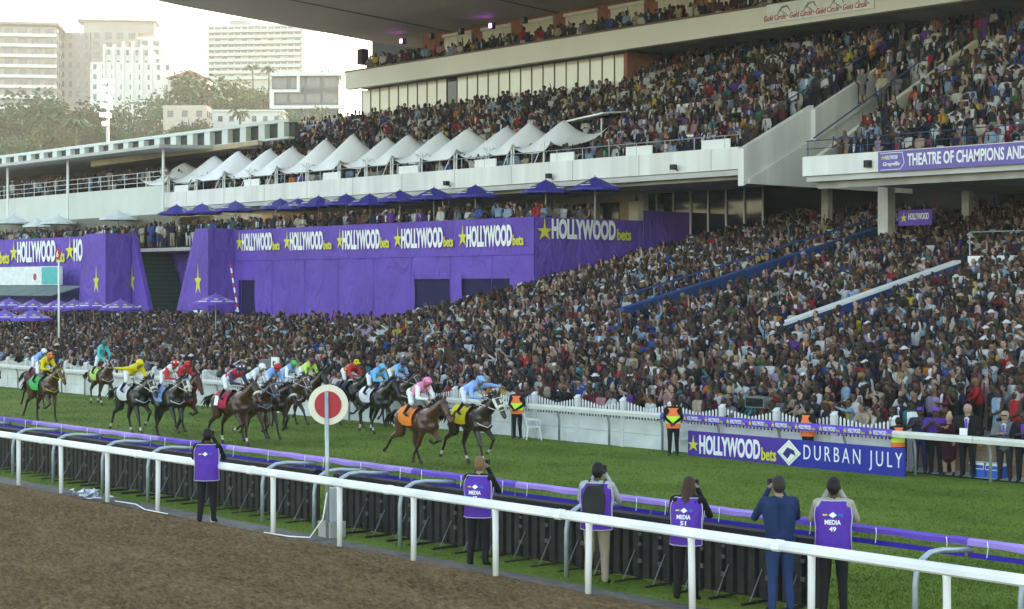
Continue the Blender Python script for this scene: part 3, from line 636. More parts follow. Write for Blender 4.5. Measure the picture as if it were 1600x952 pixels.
for i in range(ns):
    f = i / ns; z = ZT - 1 - (ZT - 2.2) * f; xx = c1 - .3 + (c2 - c1 + .5) * f
    dxs = (c2 - c1 + .5) / ns; bx('step', (xx, 59.32, .8), (xx + dxs - .004, 61.9, z), gst, pt); bx('nosing', (xx + dxs - .06, 59.34, z + .001), (xx + dxs + .02, 61.88, z + .04), M('step_edge', (.03, .1, .07), .7), pt)
pleat('fabric', onY(238, 400, 62).x, b2r + 1, 1, ZT + .1, 62.2, purple, pt, .04)
A, B = onY(277, 391, 62), onY(306, 372, 62); text('HOLLYW', B.x - A.x, B.z - A.z, white_l, pt, (A.x, 61.95, A.z), FRONT, bold=.045); star(onY(273.5, 381, 62).x, (A.z + B.z) / 2, .9, .9, 'Y', 61.95, pt)
Yt = YP + .12
for (s0, h0, h1, b0, b1, body_) in ((16, 27, 87, 88, 101, 'HOLLYWOOD'), (103, 115, 129, 0, 0, 'HO'), (-110, -98, -27, 0, 14.5, 'HOLLYWOOD')):
    A, B = onY(h0, 404, Yt), onY(h1, 371, Yt); text(body_, B.x - A.x, 1.62, white_l, pt, (A.x, Yt, 6.2), FRONT, bold=.045)
    star(onY((s0 + h0) / 2, 380, Yt).x, 7.0, (A.x - onY(s0, 380, Yt).x) * 1.1, 1.3, 'Y', Yt, pt)
    if b1: C0, C1 = onY(b0 if b0 else 0, 390, Yt), onY(b1, 390, Yt); text('bets', C1.x - C0.x, .95, yellow_l, pt, (C0.x, Yt, 6.15), FRONT, bold=.03)
# kiosk under the left wing
kp = onY(40, 440, 57.5); kio = thing('kiosk', 'white fronted kiosk with teal sign and grey awnings left of the buttress', 'kiosk', (kp.x, 57.5, 1.5))
MB().box((-9, 0, 3.0), (5.2, .3, 4.35)).build('sign_board', M('kiosk_white', (.7, .74, .74), .6), kio); MB().box((2.6, -.03, 3.05), (5.0, -.002, 4.3)).build('teal_panel', M('teal_print', (.05, .42, .42), .6), kio)
disc('red_mark', .25, -.02, -.003, M('banner_red', (.5, .05, .05), .6), kio, 3.6, 16, 1.5)
for i in range(5):
    xx = -8 + i * 3.4; MB().prism([(xx, -2.4, 2.3), (xx + 3.3, -2.4, 2.3), (xx + 3.3, 0, 2.95), (xx, 0, 2.95)], (0, 0, -.06)).build('awning', M('grey_green_awning', (.12, .17, .15), .7, .2), kio)
MB().box((-9, .4, 0), (9, .6, 3)).build('counter_wall', M('kiosk_blue', (.06, .05, .25), .7), kio)

# ------------------------------------------------------------------ stand further left
ls = thing('long_stand', 'long low pale stand with louvred roof and balcony crowd at the left', 'grandstand', (0, 0, 0))
sh = M('pale_sheeting', (.6, .64, .6), .6, .06, .5)
bx('fascia', (-240, 62.2, 9.5), (XL - .35, 62.7, 11.5), sh, ls)
mb = MB(); mb.prism([(-240, 62.2, 9.5), (-240, 63.4, 8.7), (-240, 63.5, 9.5)], (240 + XL - .4, 0, 0)); mb.build('fascia_return', sh, ls)
bx('balcony_floor', (-240, 62.75, 11.0), (XL - .4, 72, 11.2), conc, ls); bx('lower_wall', (-240, 66, 6.98), (XL - .4, 66.3, 9.49), M('warm_plaster', (.55, .45, .3)), ls)
bx('back_wall', (-240, 70.6, 11.2), (XL - .4, 70.9, 14.4), M('tan_wall', (.24, .2, .15), .8, .2, .5), ls)
for i in range(24): bx('door_panel', (-160 + i * 2.3, 70.5, 11.2), (-158.9 + i * 2.3, 70.58, 13.6), dark_glass if i % 2 else M('door_brown', (.2, .13, .08), .6), ls)
mb = MB(); mb.prism([(-240, 60.5, 13.9), (-240, 72, 14.35), (-240, 72, 14.6), (-240, 60.5, 14.12)], (240 + XL + 2, 0, 0)); mb.build('canopy_roof', M('roof_sheet', (.45, .47, .45), .6, .1, .4), ls)
mb = MB()
for h in (.35, .7, 1.05): mb.tube([(-240, 62.5, 11.5 + h), (XL - .4, 62.5, 11.5 + h)], .022, 0, 5)
mb.build('balcony_rail', white, ls)
for i in range(45): MB().tube([(XL - 1 - i * 1.8, 62.5, 11.5), (XL - 1 - i * 1.8, 62.5, 12.6)], .022, 0, 5).build('balcony_post', white, ls)
for px in (12, 106, 255): c = onY(px, 280, 61.6); MB().tube([(c.x, 61.6, 9.5), (c.x, 61.6, 13.9)], .1, 0, 8).build('column', white, ls)
bx('louvre_back', (-240, 66.5, 14.5), (-97, 66.8, 15.5), M('louvre_dark', (.06, .065, .06), .6), ls); bx('louvre_rail', (-240, 66.0, 15.5), (-97, 66.6, 15.72), sh, ls); bx('louvre_rail', (-240, 66.0, 14.38), (-97, 66.49, 14.5), sh, ls)
for i in range(36): xa = -98 - i * 2.35; bx('louvre_post', (xa - .38, 66.05, 14.5), (xa + .38, 66.48, 15.5), sh, ls)
mb = MB(); mb.prism([(-118, 62.5, 13.4), (-100, 65.5, 14.1), (-100, 65.5, 14.4), (-118, 62.5, 13.85)], (0, .4, 0)); mb.build('timber_eave', M('tan_eave', (.45, .36, .24), .7), ls)

# ------------------------------------------------------------------ stretch tents over the front of the tier
tent_m = M('white_canvas', (.86, .87, .88), .7, .08, .7, .3, 2)
peaks = [(312, 247, 262), (352, 236, 262), (400, 228, 258), (440, 223, 262), (482, 220, 262), (524, 207, 256), (580, 200, 250), (625, 206, 246), (665, 202, 243), (706, 197, 240), (757, 190, 238), (815, 186, 232), (858, 181, 230), (893, 179, 228)]
tn = 0
for i, (px, py, ye) in enumerate(peaks):
    pk = onY(px, py, 66.0); nx_ = onY(peaks[i + 1][0], 250, 66).x if i < len(peaks) - 1 else pk.x + 3.4; pv = onY(peaks[i - 1][0], 250, 66).x if i else pk.x - 3
    x0, x1 = (pk.x + pv) / 2 + .06, (pk.x + nx_) / 2 - .06; xc = (x0 + x1) / 2; ze = 11.9
    where = ('first', 'second', 'third', 'fourth', 'fifth', 'sixth', 'seventh', 'seventh from right', 'sixth from right', 'fifth from right', 'fourth from right', 'third from right', 'second from right', 'rightmost')[i]
    t = thing('canopy_tent', f'white stretch canopy with a pointed peak, {where} ' + ('from left' if i < 7 else 'of its row' if i == 13 else 'in its row'), 'tent', (xc, 64.35, 9.95), 0, 'white peaked canopies before the upper tier')
    mb = MB(); nx, ny = 20, 16; w = (x1 - x0) / 2; pkh = pk.z - 10.35; eh = ze - 9.95; pu, pvv = .1, .1
    for j in range(ny + 1):
        for k in range(nx + 1):
            u = -1 + 2 * k / nx; v = -1 + 2 * j / ny
            du = (u - pu) / (1 - pu if u > pu else 1 + pu); dv = (v - pvv) / (1 - pvv if v > pvv else 1 + pvv); h = max(0, 1 - (abs(du) ** 1.7 + abs(dv) ** 1.7) ** (1 / 1.7))
            crn = (abs(u) * abs(v)) ** 3
            z = eh + (pkh - eh) * (.72 * h + .28 * h ** 2.2) - .34 * (1 - crn) * max(abs(u), abs(v)) ** 5 + .22 * crn + .05 * math.sin(u * 5 + i) * h + .5 * (v + 1) * (1 - h)
            mb.v.append((u * w * 1.3 * (1 - .13 * (1 - v * v) * abs(u)), v * 2.15 * (1 - .14 * (1 - u * u) * abs(v)) + (i % 2) * .35, z))
    for j in range(ny):
        for k in range(nx): a = j * (nx + 1) + k; mb.f.append((a, a + 1, a + nx + 2, a + nx + 1)); mb.m.append(0)
    mb.build('canopy', tent_m, t, True)
    for sx in (-1, 1): MB().tube([(sx * w * .97, -1.95, .1), (sx * w * .97, -1.9, 2.2)], .045, 0, 6).build('pole', white, t)
    MB().tube([(w * .13, .29 + (i % 2) * .35, .2), (w * .13, .29 + (i % 2) * .35, pk.z - 10.4)], .05, 0, 6).build('centre_pole', white, t)
    MB().tube([(w * .95, -1.9, 2.2), (w * .6, -2.2, .95)], .02, 0, 4).build('guy_rope', white, t)
tw = thing('walkway_cover', 'small flat white cover right of the last peaked canopy', 'cover', onY(930, 190, 67)); MB().prism([(-1.3, -1, 0), (1.6, -1, .25), (1.6, 1.4, .5), (-1.3, 1.4, .25)], (0, 0, .08)).build('sheet', tent_m, tw); MB().tube([(1.4, -.9, 0), (1.4, -.9, -2)], .04, 0, 6).build('post', white, tw)

# ------------------------------------------------------------------ parasols
def parasol(name, label, group, loc, r, mat, h, ribs=8, print_=True, drop=.5):
    t = thing(name, label, 'umbrella', loc, random.uniform(0, .7), group); mb = MB()
    n = ribs * 2; ring = [(0, 0, h)]
    for i in range(n):
        a = 2 * math.pi * i / n; rr = r * (1 if i % 2 == 0 else .95); ring.append((rr * math.cos(a), rr * math.sin(a), h - drop - (0 if i % 2 == 0 else .0)))
    mb.v = ring; mb.f = [(0, 1 + i, 1 + (i + 1) % n) for i in range(n)]; mb.m = [0] * n
    k = len(mb.v)
    for i in range(n): x, y, z = ring[1 + i]; mb.v.append((x * 1.0, y * 1.0, z - .12))
    mb.f += [(1 + i, k + i, k + (i + 1) % n, 1 + (i + 1) % n) for i in range(n)]; mb.m += [0] * n
    mb.build('canopy', mat, t); MB().tube([(0, 0, 0), (0, 0, h + .06)], .03, 0, 6).build('pole', M('pole_grey', (.3, .3, .32), .5), t)
    if print_:
        for i in range(ribs):
            a = 2 * math.pi * (i + .0) / ribs; cr = r * .62; sl_ = math.atan2(drop, r * .97)
            mbs = MB(); pts = [((x - 0) * .9, (z) * .9) for x, z in star_pts(0, 0, .36, .3)]
            e_r = Vector((math.cos(a), math.sin(a), 0)); e_t = Vector((-math.sin(a), math.cos(a), 0)); nn = Vector((math.cos(a) * math.sin(sl_), math.sin(a) * math.sin(sl_), math.cos(sl_)))
            dn = (e_r * math.cos(sl_) - UP * math.sin(sl_)); c = Vector((0, 0, h)) + dn * cr + nn * .012
            mbs.poly([c + e_t * x - dn * z for x, z in pts]); mbs.quad(c + e_t * -.3 + dn * .26, c + e_t * .3 + dn * .26, c + e_t * .3 + dn * .36, c + e_t * -.3 + dn * .36, 1); mbs.build('print', [yellow_l, white_l], t)
    return t
ul = ['leftmost of the front pair', 'right one of the front pair', 'leftmost of the rear row', 'second in the rear row', 'third in the rear row', 'fourth in the rear row', 'fifth in the rear row', 'rightmost of the left cluster']
for i, (px, py) in enumerate(((8, 484), (50, 484), (14, 466), (52, 468), (90, 468), (116, 468), (146, 466), (188, 468))):
    Y = 47.5 if i < 2 else 50.5; c = onY(px, py, Y); z0 = apron_z(c.x, Y); parasol('parasol', 'purple parasol with yellow stars above the left crowd, ' + ul[i], 'purple parasols in the left crowd', (c.x, Y, z0), 1.25, purple_d, c.z - z0, drop=.55)
c = onY(337, 459, 49.5); parasol('parasol', 'lone purple parasol in the crowd below the striped pole', None, (c.x, 49.5, apron_z(c.x, 49.5)), 1.25, purple_d, c.z - apron_z(c.x, 49.5), drop=.5)
tl = ['leftmost', 'second from left', 'third from left', 'fourth from left', 'fifth from left', 'sixth from left', 'middle', 'sixth from right', 'fifth from right', 'fourth from right', 'third from right', 'second from right', 'rightmost']
for i, (px, py) in enumerate(((278, 320), (318, 318), (370, 314), (440, 310), (468, 310), (500, 306), (543, 303), (580, 303), (627, 297), (680, 293), (745, 289), (855, 281), (932, 276))):
    c = onY(px, py, 61.0); parasol('parasol', f'deep blue square-looking parasol on the terrace, {tl[i]} of the row'.replace('square-looking ', ''), 'blue parasols along the terrace', (c.x, 60.9, 6.98), 1.35, bluev, max(2.5, c.z - 6.98), 4, True, .6)
for i, (px, py) in enumerate(((20, 337), (58, 342), (92, 337), (185, 330))):
    c = onY(px, py, 61.5); parasol('parasol', 'white parasol above the left terrace, ' + ('first from left', 'small second from left', 'third from left', 'rightmost and largest')[i], 'white parasols on the left terrace', (c.x, 61.5, 6.98), 1.4 if i != 1 else 1.1, M('white_canvas_p', (.66, .7, .68), .7), max(2.3, c.z - 6.98), 10, False, .55)
# number pole, striped pole, small signs among the crowd
c = onY(92, 397, 44); np_ = thing('number_pole', 'red disc with white number six on a white pole in the left crowd', 'sign', (c.x, 44, apron_z(c.x, 44)))
hz = c.z - apron_z(c.x, 44); MB().tube([(0, 0, 0), (0, 0, hz)], .055, 0, 8).build('pole', white, np_, True); d6 = disc('disc', .31, -.08, -.05, M('sign_red', (.4, .015, .02), .5), np_, hz); text('6', .24, .36, white_l, d6, (-.12, -.083, hz - .18), FRONT, bold=.02)
c0, c1 = onY(360, 412, 50), onY(372, 488, 50); sp2 = thing('striped_pole', 'thin leaning pole with red and white bands before the purple wall', 'pole', c1)
for i in range(10): MB().tube([(c0 - c1) * (i / 10), (c0 - c1) * ((i + 1) / 10)], .045, 0, 6).build('band', (white, M('sign_red', (.4, .015, .02)))[i % 2], sp2)
c = onY(425, 570, 38.6); s5 = thing('number_box', 'white number five plate beside a grey box on the far fence', 'sign', (c.x, 38.65, zF)); hz = c.z - zF; MB().box((-.14, 0, hz - .35), (.3, .1, hz + .3)).build('plate', white, s5); text('5', .2, .34, black, s5, (-.02, -.01, hz - .2), FRONT, bold=.02); MB().box((-1.05, .02, hz - .2), (-.16, .5, hz + .18)).build('box', M('grey_box', (.12, .14, .14), .6), s5); MB().tube([(0, .05, 0), (0, .05, hz)], .04, 0, 6).build('post', steel, s5)
c = onY(1178, 629, 38.6); tv = thing('monitor', 'dark grey monitor box on a thin black pole behind the picket fence', 'monitor', (c.x, 38.62, zF)); hz = c.z - zF; MB().box((-.36, 0, hz - .16), (.36, .4, hz + .16)).build('housing', M('grey_box', (.06, .07, .075), .6), tv); MB().box((-.32, -.012, hz - .12), (.32, -.001, hz + .12)).build('screen', dark_glass, tv); MB().tube([(.0, .1, 0), (0, .1, hz - .16)], .035, 0, 6).build('pole', black, tv)
# ------------------------------------------------------------------ people
ARMS = {  # (elbow, wrist) for a right-hand side arm, mirrored for the other; person faces -Y
    'down': ((.27, .0, 1.15), (.27, -.06, .9)), 'fold': ((.26, -.06, 1.16), (.02, -.24, 1.2)), 'clasp': ((.26, -.02, 1.14), (.05, -.22, 1.0)),
    'phone': ((.25, -.22, 1.3), (.09, -.3, 1.58)), 'up': ((.33, -.06, 1.62), (.3, -.1, 1.9)), 'point': ((.3, -.25, 1.42), (.26, -.52, 1.52)),
    'clap': ((.25, -.16, 1.2), (.03, -.32, 1.36)), 'rail': ((.26, -.2, 1.18), (.16, -.42, 1.08)), 'hip': ((.34, .04, 1.18), (.17, -.04, 1.02)), 'shade': ((.36, -.14, 1.5), (.1, -.13, 1.66)),
    'cam': ((.28, -.17, 1.2), (.075, -.2, 1.55)), 'wide': ((.4, -.05, 1.5), (.52, -.08, 1.72))}
def fingers(mb, w, d, m, side=1, curl=.5, s=1.0):
    """palm direction d from wrist w: four fingers of unequal length, bent once, and a thumb from the side of the palm"""
    w = Vector(w); d = Vector(d).normalized(); sd = d.cross(Vector((0, 0, 1)));
    if sd.length < .1: sd = Vector((1, 0, 0))
    sd = sd.normalized() * side; nn = d.cross(sd).normalized()
    for i, L in enumerate((.07, .08, .075, .058)):
        a = w + d * .085 * s + sd * (-.03 + .02 * i) * s; b = a + d * L * .55 * s; c = b + (d * (1 - curl) + nn * curl).normalized() * L * .5 * s; mb.tube([a, b, c], [.0095 * s, .009 * s, .007 * s], m, 5)
    a = w + d * .03 * s - sd * .035 * s; b = a + (d * .6 - sd * .7).normalized() * .035 * s; mb.tube([a, b, b + d * .03 * s], [.012 * s, .01 * s, .008 * s], m, 5)
def person_caps(L='down', R='down', hair='short', skirt=False, jacket=False, sleeve=True, lean=0.0, hat=False, legs=None):
    c = []; TB = TOP if (skirt) else BOT
    for s in (-1, 1):
        lg = (legs or {}).get(s, ((s * .1, -.02, .5), (s * .11, .03, .09)))
        kn, an = lg; c += [((s * .1, 0, .9), kn, .11, .078, BOT), (kn, an, .074, .055, BOT if not skirt else SKIN), (an, (an[0] + s * .02, an[1] - .15, .04), .045, .035, BLK)]
    if skirt: c += [((0, 0, .98), (0, .0, .55), .14, .19, TOP)]
    f = lambda p: (p[0], p[1] - lean * max(0, p[2] - .95), p[2] - abs(lean) * .12 * max(0, p[2] - .95))
    c += [((-.07, 0, .96), (.07, 0, .96), .125, .125, TOP if (jacket or skirt) else BOT)]
    if jacket: c += [((-.09, 0, .84), (.09, 0, .84), .11, .11, TOP)]
    c += [(f((-.075, 0, 1.02)), f((-.115, 0, 1.33)), .122, .125, TOP), (f((.075, 0, 1.02)), f((.115, 0, 1.33)), .122, .125, TOP), (f((-.16, .005, 1.41)), f((.16, .005, 1.41)), .085, .085, TOP)]
    if jacket: c += [(f((0, -.1, 1.12)), f((0, -.085, 1.4)), .02, .05, ACC)]
    c += [(f((0, 0, 1.44)), f((0, -.01, 1.54)), .064, .058, SKIN), ('E', f((0, -.02, 1.63)), (.084, .1, .118), SKIN), ('E', f((0, -.112, 1.615)), (.014, .02, .022), SKIN)]
    if hair == 'short': c += [('E', f((0, .012, 1.668)), (.09, .098, .096), HAIR), ('E', f((0, .04, 1.625)), (.086, .075, .095), HAIR)]
    elif hair == 'long': c += [('E', f((0, .012, 1.665)), (.092, .1, .098), HAIR), (f((0, .06, 1.62)), f((0, .075, 1.36)), .085, .07, HAIR), (f((-.07, .02, 1.6)), f((-.09, .0, 1.4)), .04, .035, HAIR), (f((.07, .02, 1.6)), f((.09, .0, 1.4)), .04, .035, HAIR)]
    elif hair == 'afro': c += [('E', f((0, .025, 1.69)), (.125, .125, .115), HAIR)]
    elif hair == 'bun': c += [('E', f((0, .012, 1.668)), (.084, .095, .088), HAIR), ('E', f((0, .05, 1.78)), (.055, .055, .05), HAIR)]
    if hat == 'brim': c += [('E', f((0, .0, 1.715)), (.17, .18, .018), ACC), ('E', f((0, .005, 1.745)), (.09, .1, .07), ACC)]
    elif hat == 'cap': c += [('E', f((0, .0, 1.7)), (.094, .104, .075), ACC), ('E', f((0, -.11, 1.69)), (.07, .09, .014), ACC)]
    for s, a in ((-1, L), (1, R)):
        e, w = ARMS[a]; e = f((e[0] * s, e[1], e[2])); w = f((w[0] * s, w[1], w[2])); sh = f((.205 * s, .0, 1.41)); ts = TOP if sleeve else SKIN
        c += [(sh, e, .068, .054, TOP if sleeve else ts), (e, w, .05, .038, TOP if sleeve == True else SKIN)]
        d = (Vector(w) - Vector(e)).normalized(); h = Vector(w) + d * .07; c += [(tuple(Vector(w) + d * .02), tuple(h), .033, .036, SKIN)]
    return c
def person_extra(L, R, shades=False, phone=False, lean=0, fine=False, collar=False, tie=False):
    f = lambda p: (p[0], p[1] - lean * max(0, p[2] - .95), p[2] - abs(lean) * .12 * max(0, p[2] - .95))
    def ex(mb):
        if shades: mb.tube([f((-.06, -.1, 1.648)), f((-.03, -.118, 1.648)), f((.03, -.118, 1.648)), f((.06, -.1, 1.648))], .017, BLK, 5)
        else:
            for s in (-1, 1): mb.ball(f((s * .033, -.104, 1.645)), (.015, .01, .009), BLK, 6, 4)
        mb.tube([f((-.025, -.107, 1.572)), f((.025, -.107, 1.572))], .008, BLK if not fine else SKIN, 5)
        for s in (-1, 1): mb.ball(f((s * .08, .0, 1.63)), (.012, .022, .03), SKIN, 6, 4)
        if tie: mb.prism([f((-.03, -.142, 1.1)), f((.03, -.142, 1.1)), f((.02, -.135, 1.4)), f((-.02, -.135, 1.4))], (0, -.01, 0), BLK)
        if phone:
            e, w = ARMS['phone']; x = 0; mb.box((-.045, -.36, 1.6), (.045, -.35, 1.76), BLK)
        if fine:
            for s, a in ((-1, L), (1, R)):
                e, w = ARMS[a]; e = Vector(f((e[0] * s, e[1], e[2]))); w = Vector(f((w[0] * s, w[1], w[2]))); fingers(mb, w, w - e, SKIN, s, .6)
    return ex
# kinds of spectator: (name, left arm, right arm, hair, options, words)
VAR = [('down', 'down', 'short', dict(jacket=True), dict(tie=True), 'standing in a jacket and tie, arms at the sides'),
       ('fold', 'fold', 'short', dict(jacket=True), dict(shades=True), 'with folded arms and sunglasses'),
       ('phone', 'phone', 'short', dict(), dict(phone=True), 'holding a phone up in both hands'),
       ('down', 'up', 'short', dict(), dict(), 'raising one arm high'),
       ('clasp', 'clasp', 'long', dict(skirt=True, sleeve=False), dict(shades=True), 'with long hair in a sleeveless dress'),
       ('clap', 'clap', 'bun', dict(skirt=True), dict(), 'with hair in a bun, clapping'),
       ('rail', 'rail', 'short', dict(lean=.25), dict(), 'leaning forward on both hands'),
       ('up', 'up', 'short', dict(sleeve='short'), dict(), 'with both arms thrown up'),
       ('hip', 'shade', 'short', dict(jacket=True), dict(), 'shading the eyes with one hand'),
       ('phone', 'phone', 'long', dict(sleeve='short'), dict(phone=True), 'with long hair, filming with a phone'),
       ('down', 'point', 'short', dict(jacket=True), dict(shades=True), 'in a jacket, pointing at the track'),
       ('clasp', 'clasp', 'short', dict(hat='brim', jacket=True), dict(), 'in a brimmed hat, hands clasped'),
       ('down', 'clasp', 'afro', dict(sleeve='short'), dict(), 'with a full round head of hair'),
       ('clap', 'clap', 'short', dict(hat='cap', sleeve='short'), dict(), 'in a peaked cap, clapping'),
       ('hip', 'hip', 'long', dict(), dict(shades=True), 'with long hair and hands on hips'),
       ('shade', 'shade', 'short', dict(), dict(), 'with both hands raised to the head'),
       ('clasp', 'up', 'long', dict(skirt=True, sleeve='short'), dict(), 'with long hair, waving one arm'),
       ('fold', 'fold', 'afro', dict(jacket=True, lean=.12), dict(), 'with full hair and folded arms')]
VC = bpy.data.collections.new('spectator_kinds'); VMESH = []
for i, (L, R, hr, o1, o2, w) in enumerate(VAR):
    me = body('spectator', person_caps(L, R, hr, **o1), PM, .026, 620, 3, person_extra(L, R, lean=o1.get('lean', 0), **o2)); VMESH.append(me)
    ob = bpy.data.objects.new('kind_%02d' % i, me); VC.objects.link(ob)
BLACKS = [(.012, .012, .014), (.02, .022, .03), (.015, .02, .045), (.03, .03, .032)]
TOPS = [('black', (.012, .012, .014), 24), ('navy', (.014, .022, .06), 16), ('charcoal', (.04, .042, .048), 13), ('white', (.72, .72, .72), 15), ('light blue', (.3, .45, .62), 6), ('royal blue', (.03, .1, .4), 3), ('burgundy', (.13, .015, .03), 6),
        ('grey', (.2, .2, .21), 7), ('beige', (.5, .41, .3), 6), ('brown', (.13, .07, .04), 8), ('olive', (.1, .11, .05), 4), ('pink', (.5, .24, .27), 2.6), ('red', (.48, .02, .025), 3), ('orange', (.6, .2, .03), 1.6), ('teal', (.03, .2, .22), 1.5),
        ('purple', (.14, .04, .28), 1.2), ('yellow', (.62, .5, .05), 1.2), ('green', (.04, .18, .07), 1.2), ('lilac', (.4, .32, .48), 1.5), ('cream', (.62, .57, .46), 5)]
SKINS = [((.085, .042, .025), 34), ((.13, .068, .042), 26), ((.05, .026, .017), 16), ((.28, .15, .1), 16), ((.48, .29, .21), 17)]
def pick(tab): 
    w = np.array([t[-1] for t in tab], float); return tab[int(rng.choice(len(tab), p=w / w.sum()))]
def outfit(top=None, skin=None, bot=None, hair=None, acc=None):
    t = top if top is not None else pick(TOPS)[1]; s = skin if skin is not None else pick(SKINS)[0]
    h = hair if hair is not None else ((.01, .008, .007) if rng.random() < .86 else ((.2, .12, .05) if rng.random() < .6 else (.3, .28, .26)))
    b = bot if bot is not None else [(.012, .012, .014), (.02, .03, .07), (.06, .06, .065), (.3, .25, .18), (.5, .5, .5)][int(rng.choice(5, p=[.45, .25, .12, .1, .08]))]
    a = acc if acc is not None else [(.7, .7, .7), (.35, .45, .6), (.5, .42, .28), (.02, .02, .03), (.5, .03, .04)][int(rng.choice(5, p=[.5, .17, .15, .12, .06]))]
    t = tuple(x * .8 for x in t); s = tuple(x * .85 for x in s); a = tuple(x * .85 for x in a)
    return dict(top_col=t, skin_col=s, hair_col=h, bot_col=b, acc_col=a)
def dress(o, of):
    for k, v in of.items(): o[k] = [float(x) for x in v]
    return o

# ------------------------------------------------------------------ horses
def leg_f(s, angs, x0=.5, y=.15):
    a1, a2, a3 = [rad(a) for a in angs]; d = lambda a, L: Vector((math.sin(a) * L, 0, -math.cos(a) * L)); e = Vector((x0, s * y, 1.02)); k = e + d(a1, .44); f = k + d(a2, .33); h = f + d(a3, .13)
    return [((x0 + .06, s * .14, 1.28), e, .15, .115, 0), (e, k, .095, .058, 0), (k, k, .06, .06, 0), (k, f, .045, .036, 5), (f, h, .04, .04, 4), (h, h + d(a3, .05) + Vector((.02, 0, 0)), .052, .06, 6)], h.z - .09
def leg_h(s, angs, x0=-.58, y=.15):
    a0, a1, a2, a3 = [rad(a) for a in angs]; d = lambda a, L: Vector((math.sin(a) * L, 0, -math.cos(a) * L)); hp = Vector((x0, s * y, 1.28)); st = hp + d(a0, .36); hk = st + d(a1, .46); f = hk + d(a2, .38); h = f + d(a3, .13)
    return [(hp, st, .2, .15, 0), (st, hk, .125, .062, 0), (hk, hk, .06, .06, 0), (hk, f, .046, .038, 5), (f, h, .042, .042, 4), (h, h + d(a3, .05) + Vector((.02, 0, 0)), .052, .06, 6)], h.z - .09
GAITS = {  # forelegs near/far, hind legs near/far (degrees from the vertical, forward positive)
    'a': ((26, 18, 36), (56, -30, -60), (4, -60, -26, -40), (40, -26, 20, 35)),
    'b': ((-28, -40, -15), (58, -72, -105), (-4, -68, -42, -60), (56, -10, 30, 35)),
    'c': ((38, 30, 46), (20, -52, -80), (38, -28, 10, 30), (6, -58, -30, -55)),
    'd': ((-34, -42, -10), (48, 30, 44), (44, -50, 4, -20), (46, -22, 20, 35)),
    'e': ((42, -60, -90), (6, 4, 25), (2, -56, -30, -40), (22, -44, -4, 10))}
def horse_mesh(gait, coat_slots, neck=0.0, turn=0.0):
    c = []; g = GAITS[gait]; zs = []
    for s, an in ((-1, g[0]), (1, g[1])): l, z = leg_f(s, an); c += l; zs.append(z)
    for s, an in ((-1, g[2]), (1, g[3])): l, z = leg_h(s, an); c += l; zs.append(z)
    c += [((.5, 0, 1.3), (0, 0, 1.24), .29, .315, 0), ((0, 0, 1.24), (-.5, 0, 1.32), .315, .27, 0), ((-.5, 0, 1.34), (-.72, 0, 1.3), .27, .22, 0), ((.4, 0, 1.46), (.05, 0, 1.44), .14, .14, 0), ((-.35, 0, 1.46), (-.62, 0, 1.44), .15, .16, 0), ((.42, -.2, 1.38), (.56, -.19, 1.12), .1, .12, 0), ((.42, .2, 1.38), (.56, .19, 1.12), .1, .12, 0), ((-.55, -.2, 1.3), (-.68, -.18, 1.08), .12, .1, 0), ((-.55, .2, 1.3), (-.68, .18, 1.08), .12, .1, 0), ((.6, 0, 1.15), (.55, 0, 1.3), .2, .22, 0)]
    n1 = Vector((.98, turn * .1, 1.64 + neck * .5)); n2 = Vector((1.22, turn * .25, 1.84 + neck)); hd = Vector((.32, turn * .25, -.42 + neck * .25)).normalized()
    c += [((.56, 0, 1.4), n1, .235, .155, 0), (n1, n2, .155, .105, 0), (n2, n2 + hd * .2, .115, .11, 0), (n2 + hd * .12 + Vector((0, 0, -.07)), n2 + hd * .2 + Vector((0, 0, -.05)), .085, .07, 0), (n2 + hd * .2, n2 + hd * .52, .098, .062, 0), (n2 + hd * .52, n2 + hd * .58, .07, .06, 0)]
    c += [((.6, 0, 1.56), tuple(n1 + Vector((-.05, 0, .12))), .05, .05, 1), (tuple(n1 + Vector((-.05, 0, .12))), tuple(n2 + Vector((-.04, 0, .09))), .05, .035, 1)]
    def ex(mb):
        pol = n2 + Vector((0, 0, .07))
        for s in (-1, 1):
            b = pol + Vector((-.01, s * .06, .0)); mb.tube([b, b + Vector((.01, s * .015, .08)), b + Vector((.05, s * .01, .17))], [.035, .04, .008], 0, 6)
            mb.ball(n2 + hd * .17 + Vector((.04, s * .085, .03)), (.022, .014, .02), 1, 6, 4); mb.ball(n2 + hd * .56 + Vector((.02, s * .04, .0)), (.016, .012, .016), 1, 6, 4)
    me = body('horse', c, coat_slots, .024, 7000, 3, ex)
    z = min(zs); n = len(me.vertices); co = np.empty(n * 3); me.vertices.foreach_get('co', co); co = co.reshape(-1, 3); co[:, 2] -= co[:, 2].min(); me.vertices.foreach_set('co', co.ravel()); me.update()
    return me, n1, n2, hd, -min(zs)
COATS = {'bay': (.06, .024, .014), 'dark bay': (.04, .018, .012), 'brown': (.03, .016, .012), 'black': (.012, .011, .012), 'chestnut': (.085, .034, .02)}
mane_m = M('black_hair', (.008, .007, .007), .6, .3, 12); point_m = M('dark_points', (.018, .012, .01), .5, .3, 8); hoof_m = M('hoof', (.06, .05, .04), .6); sheep = M('sheepskin', (.68, .66, .58), .95, .12, 12, .6, 40)
coat_m = {k: M('coat_' + k.replace(' ', '_'), v, .38, .3, 3, spec=.5, coat=.15) for k, v in COATS.items()}
sock_m = M('white_sock', (.6, .57, .52), .7)
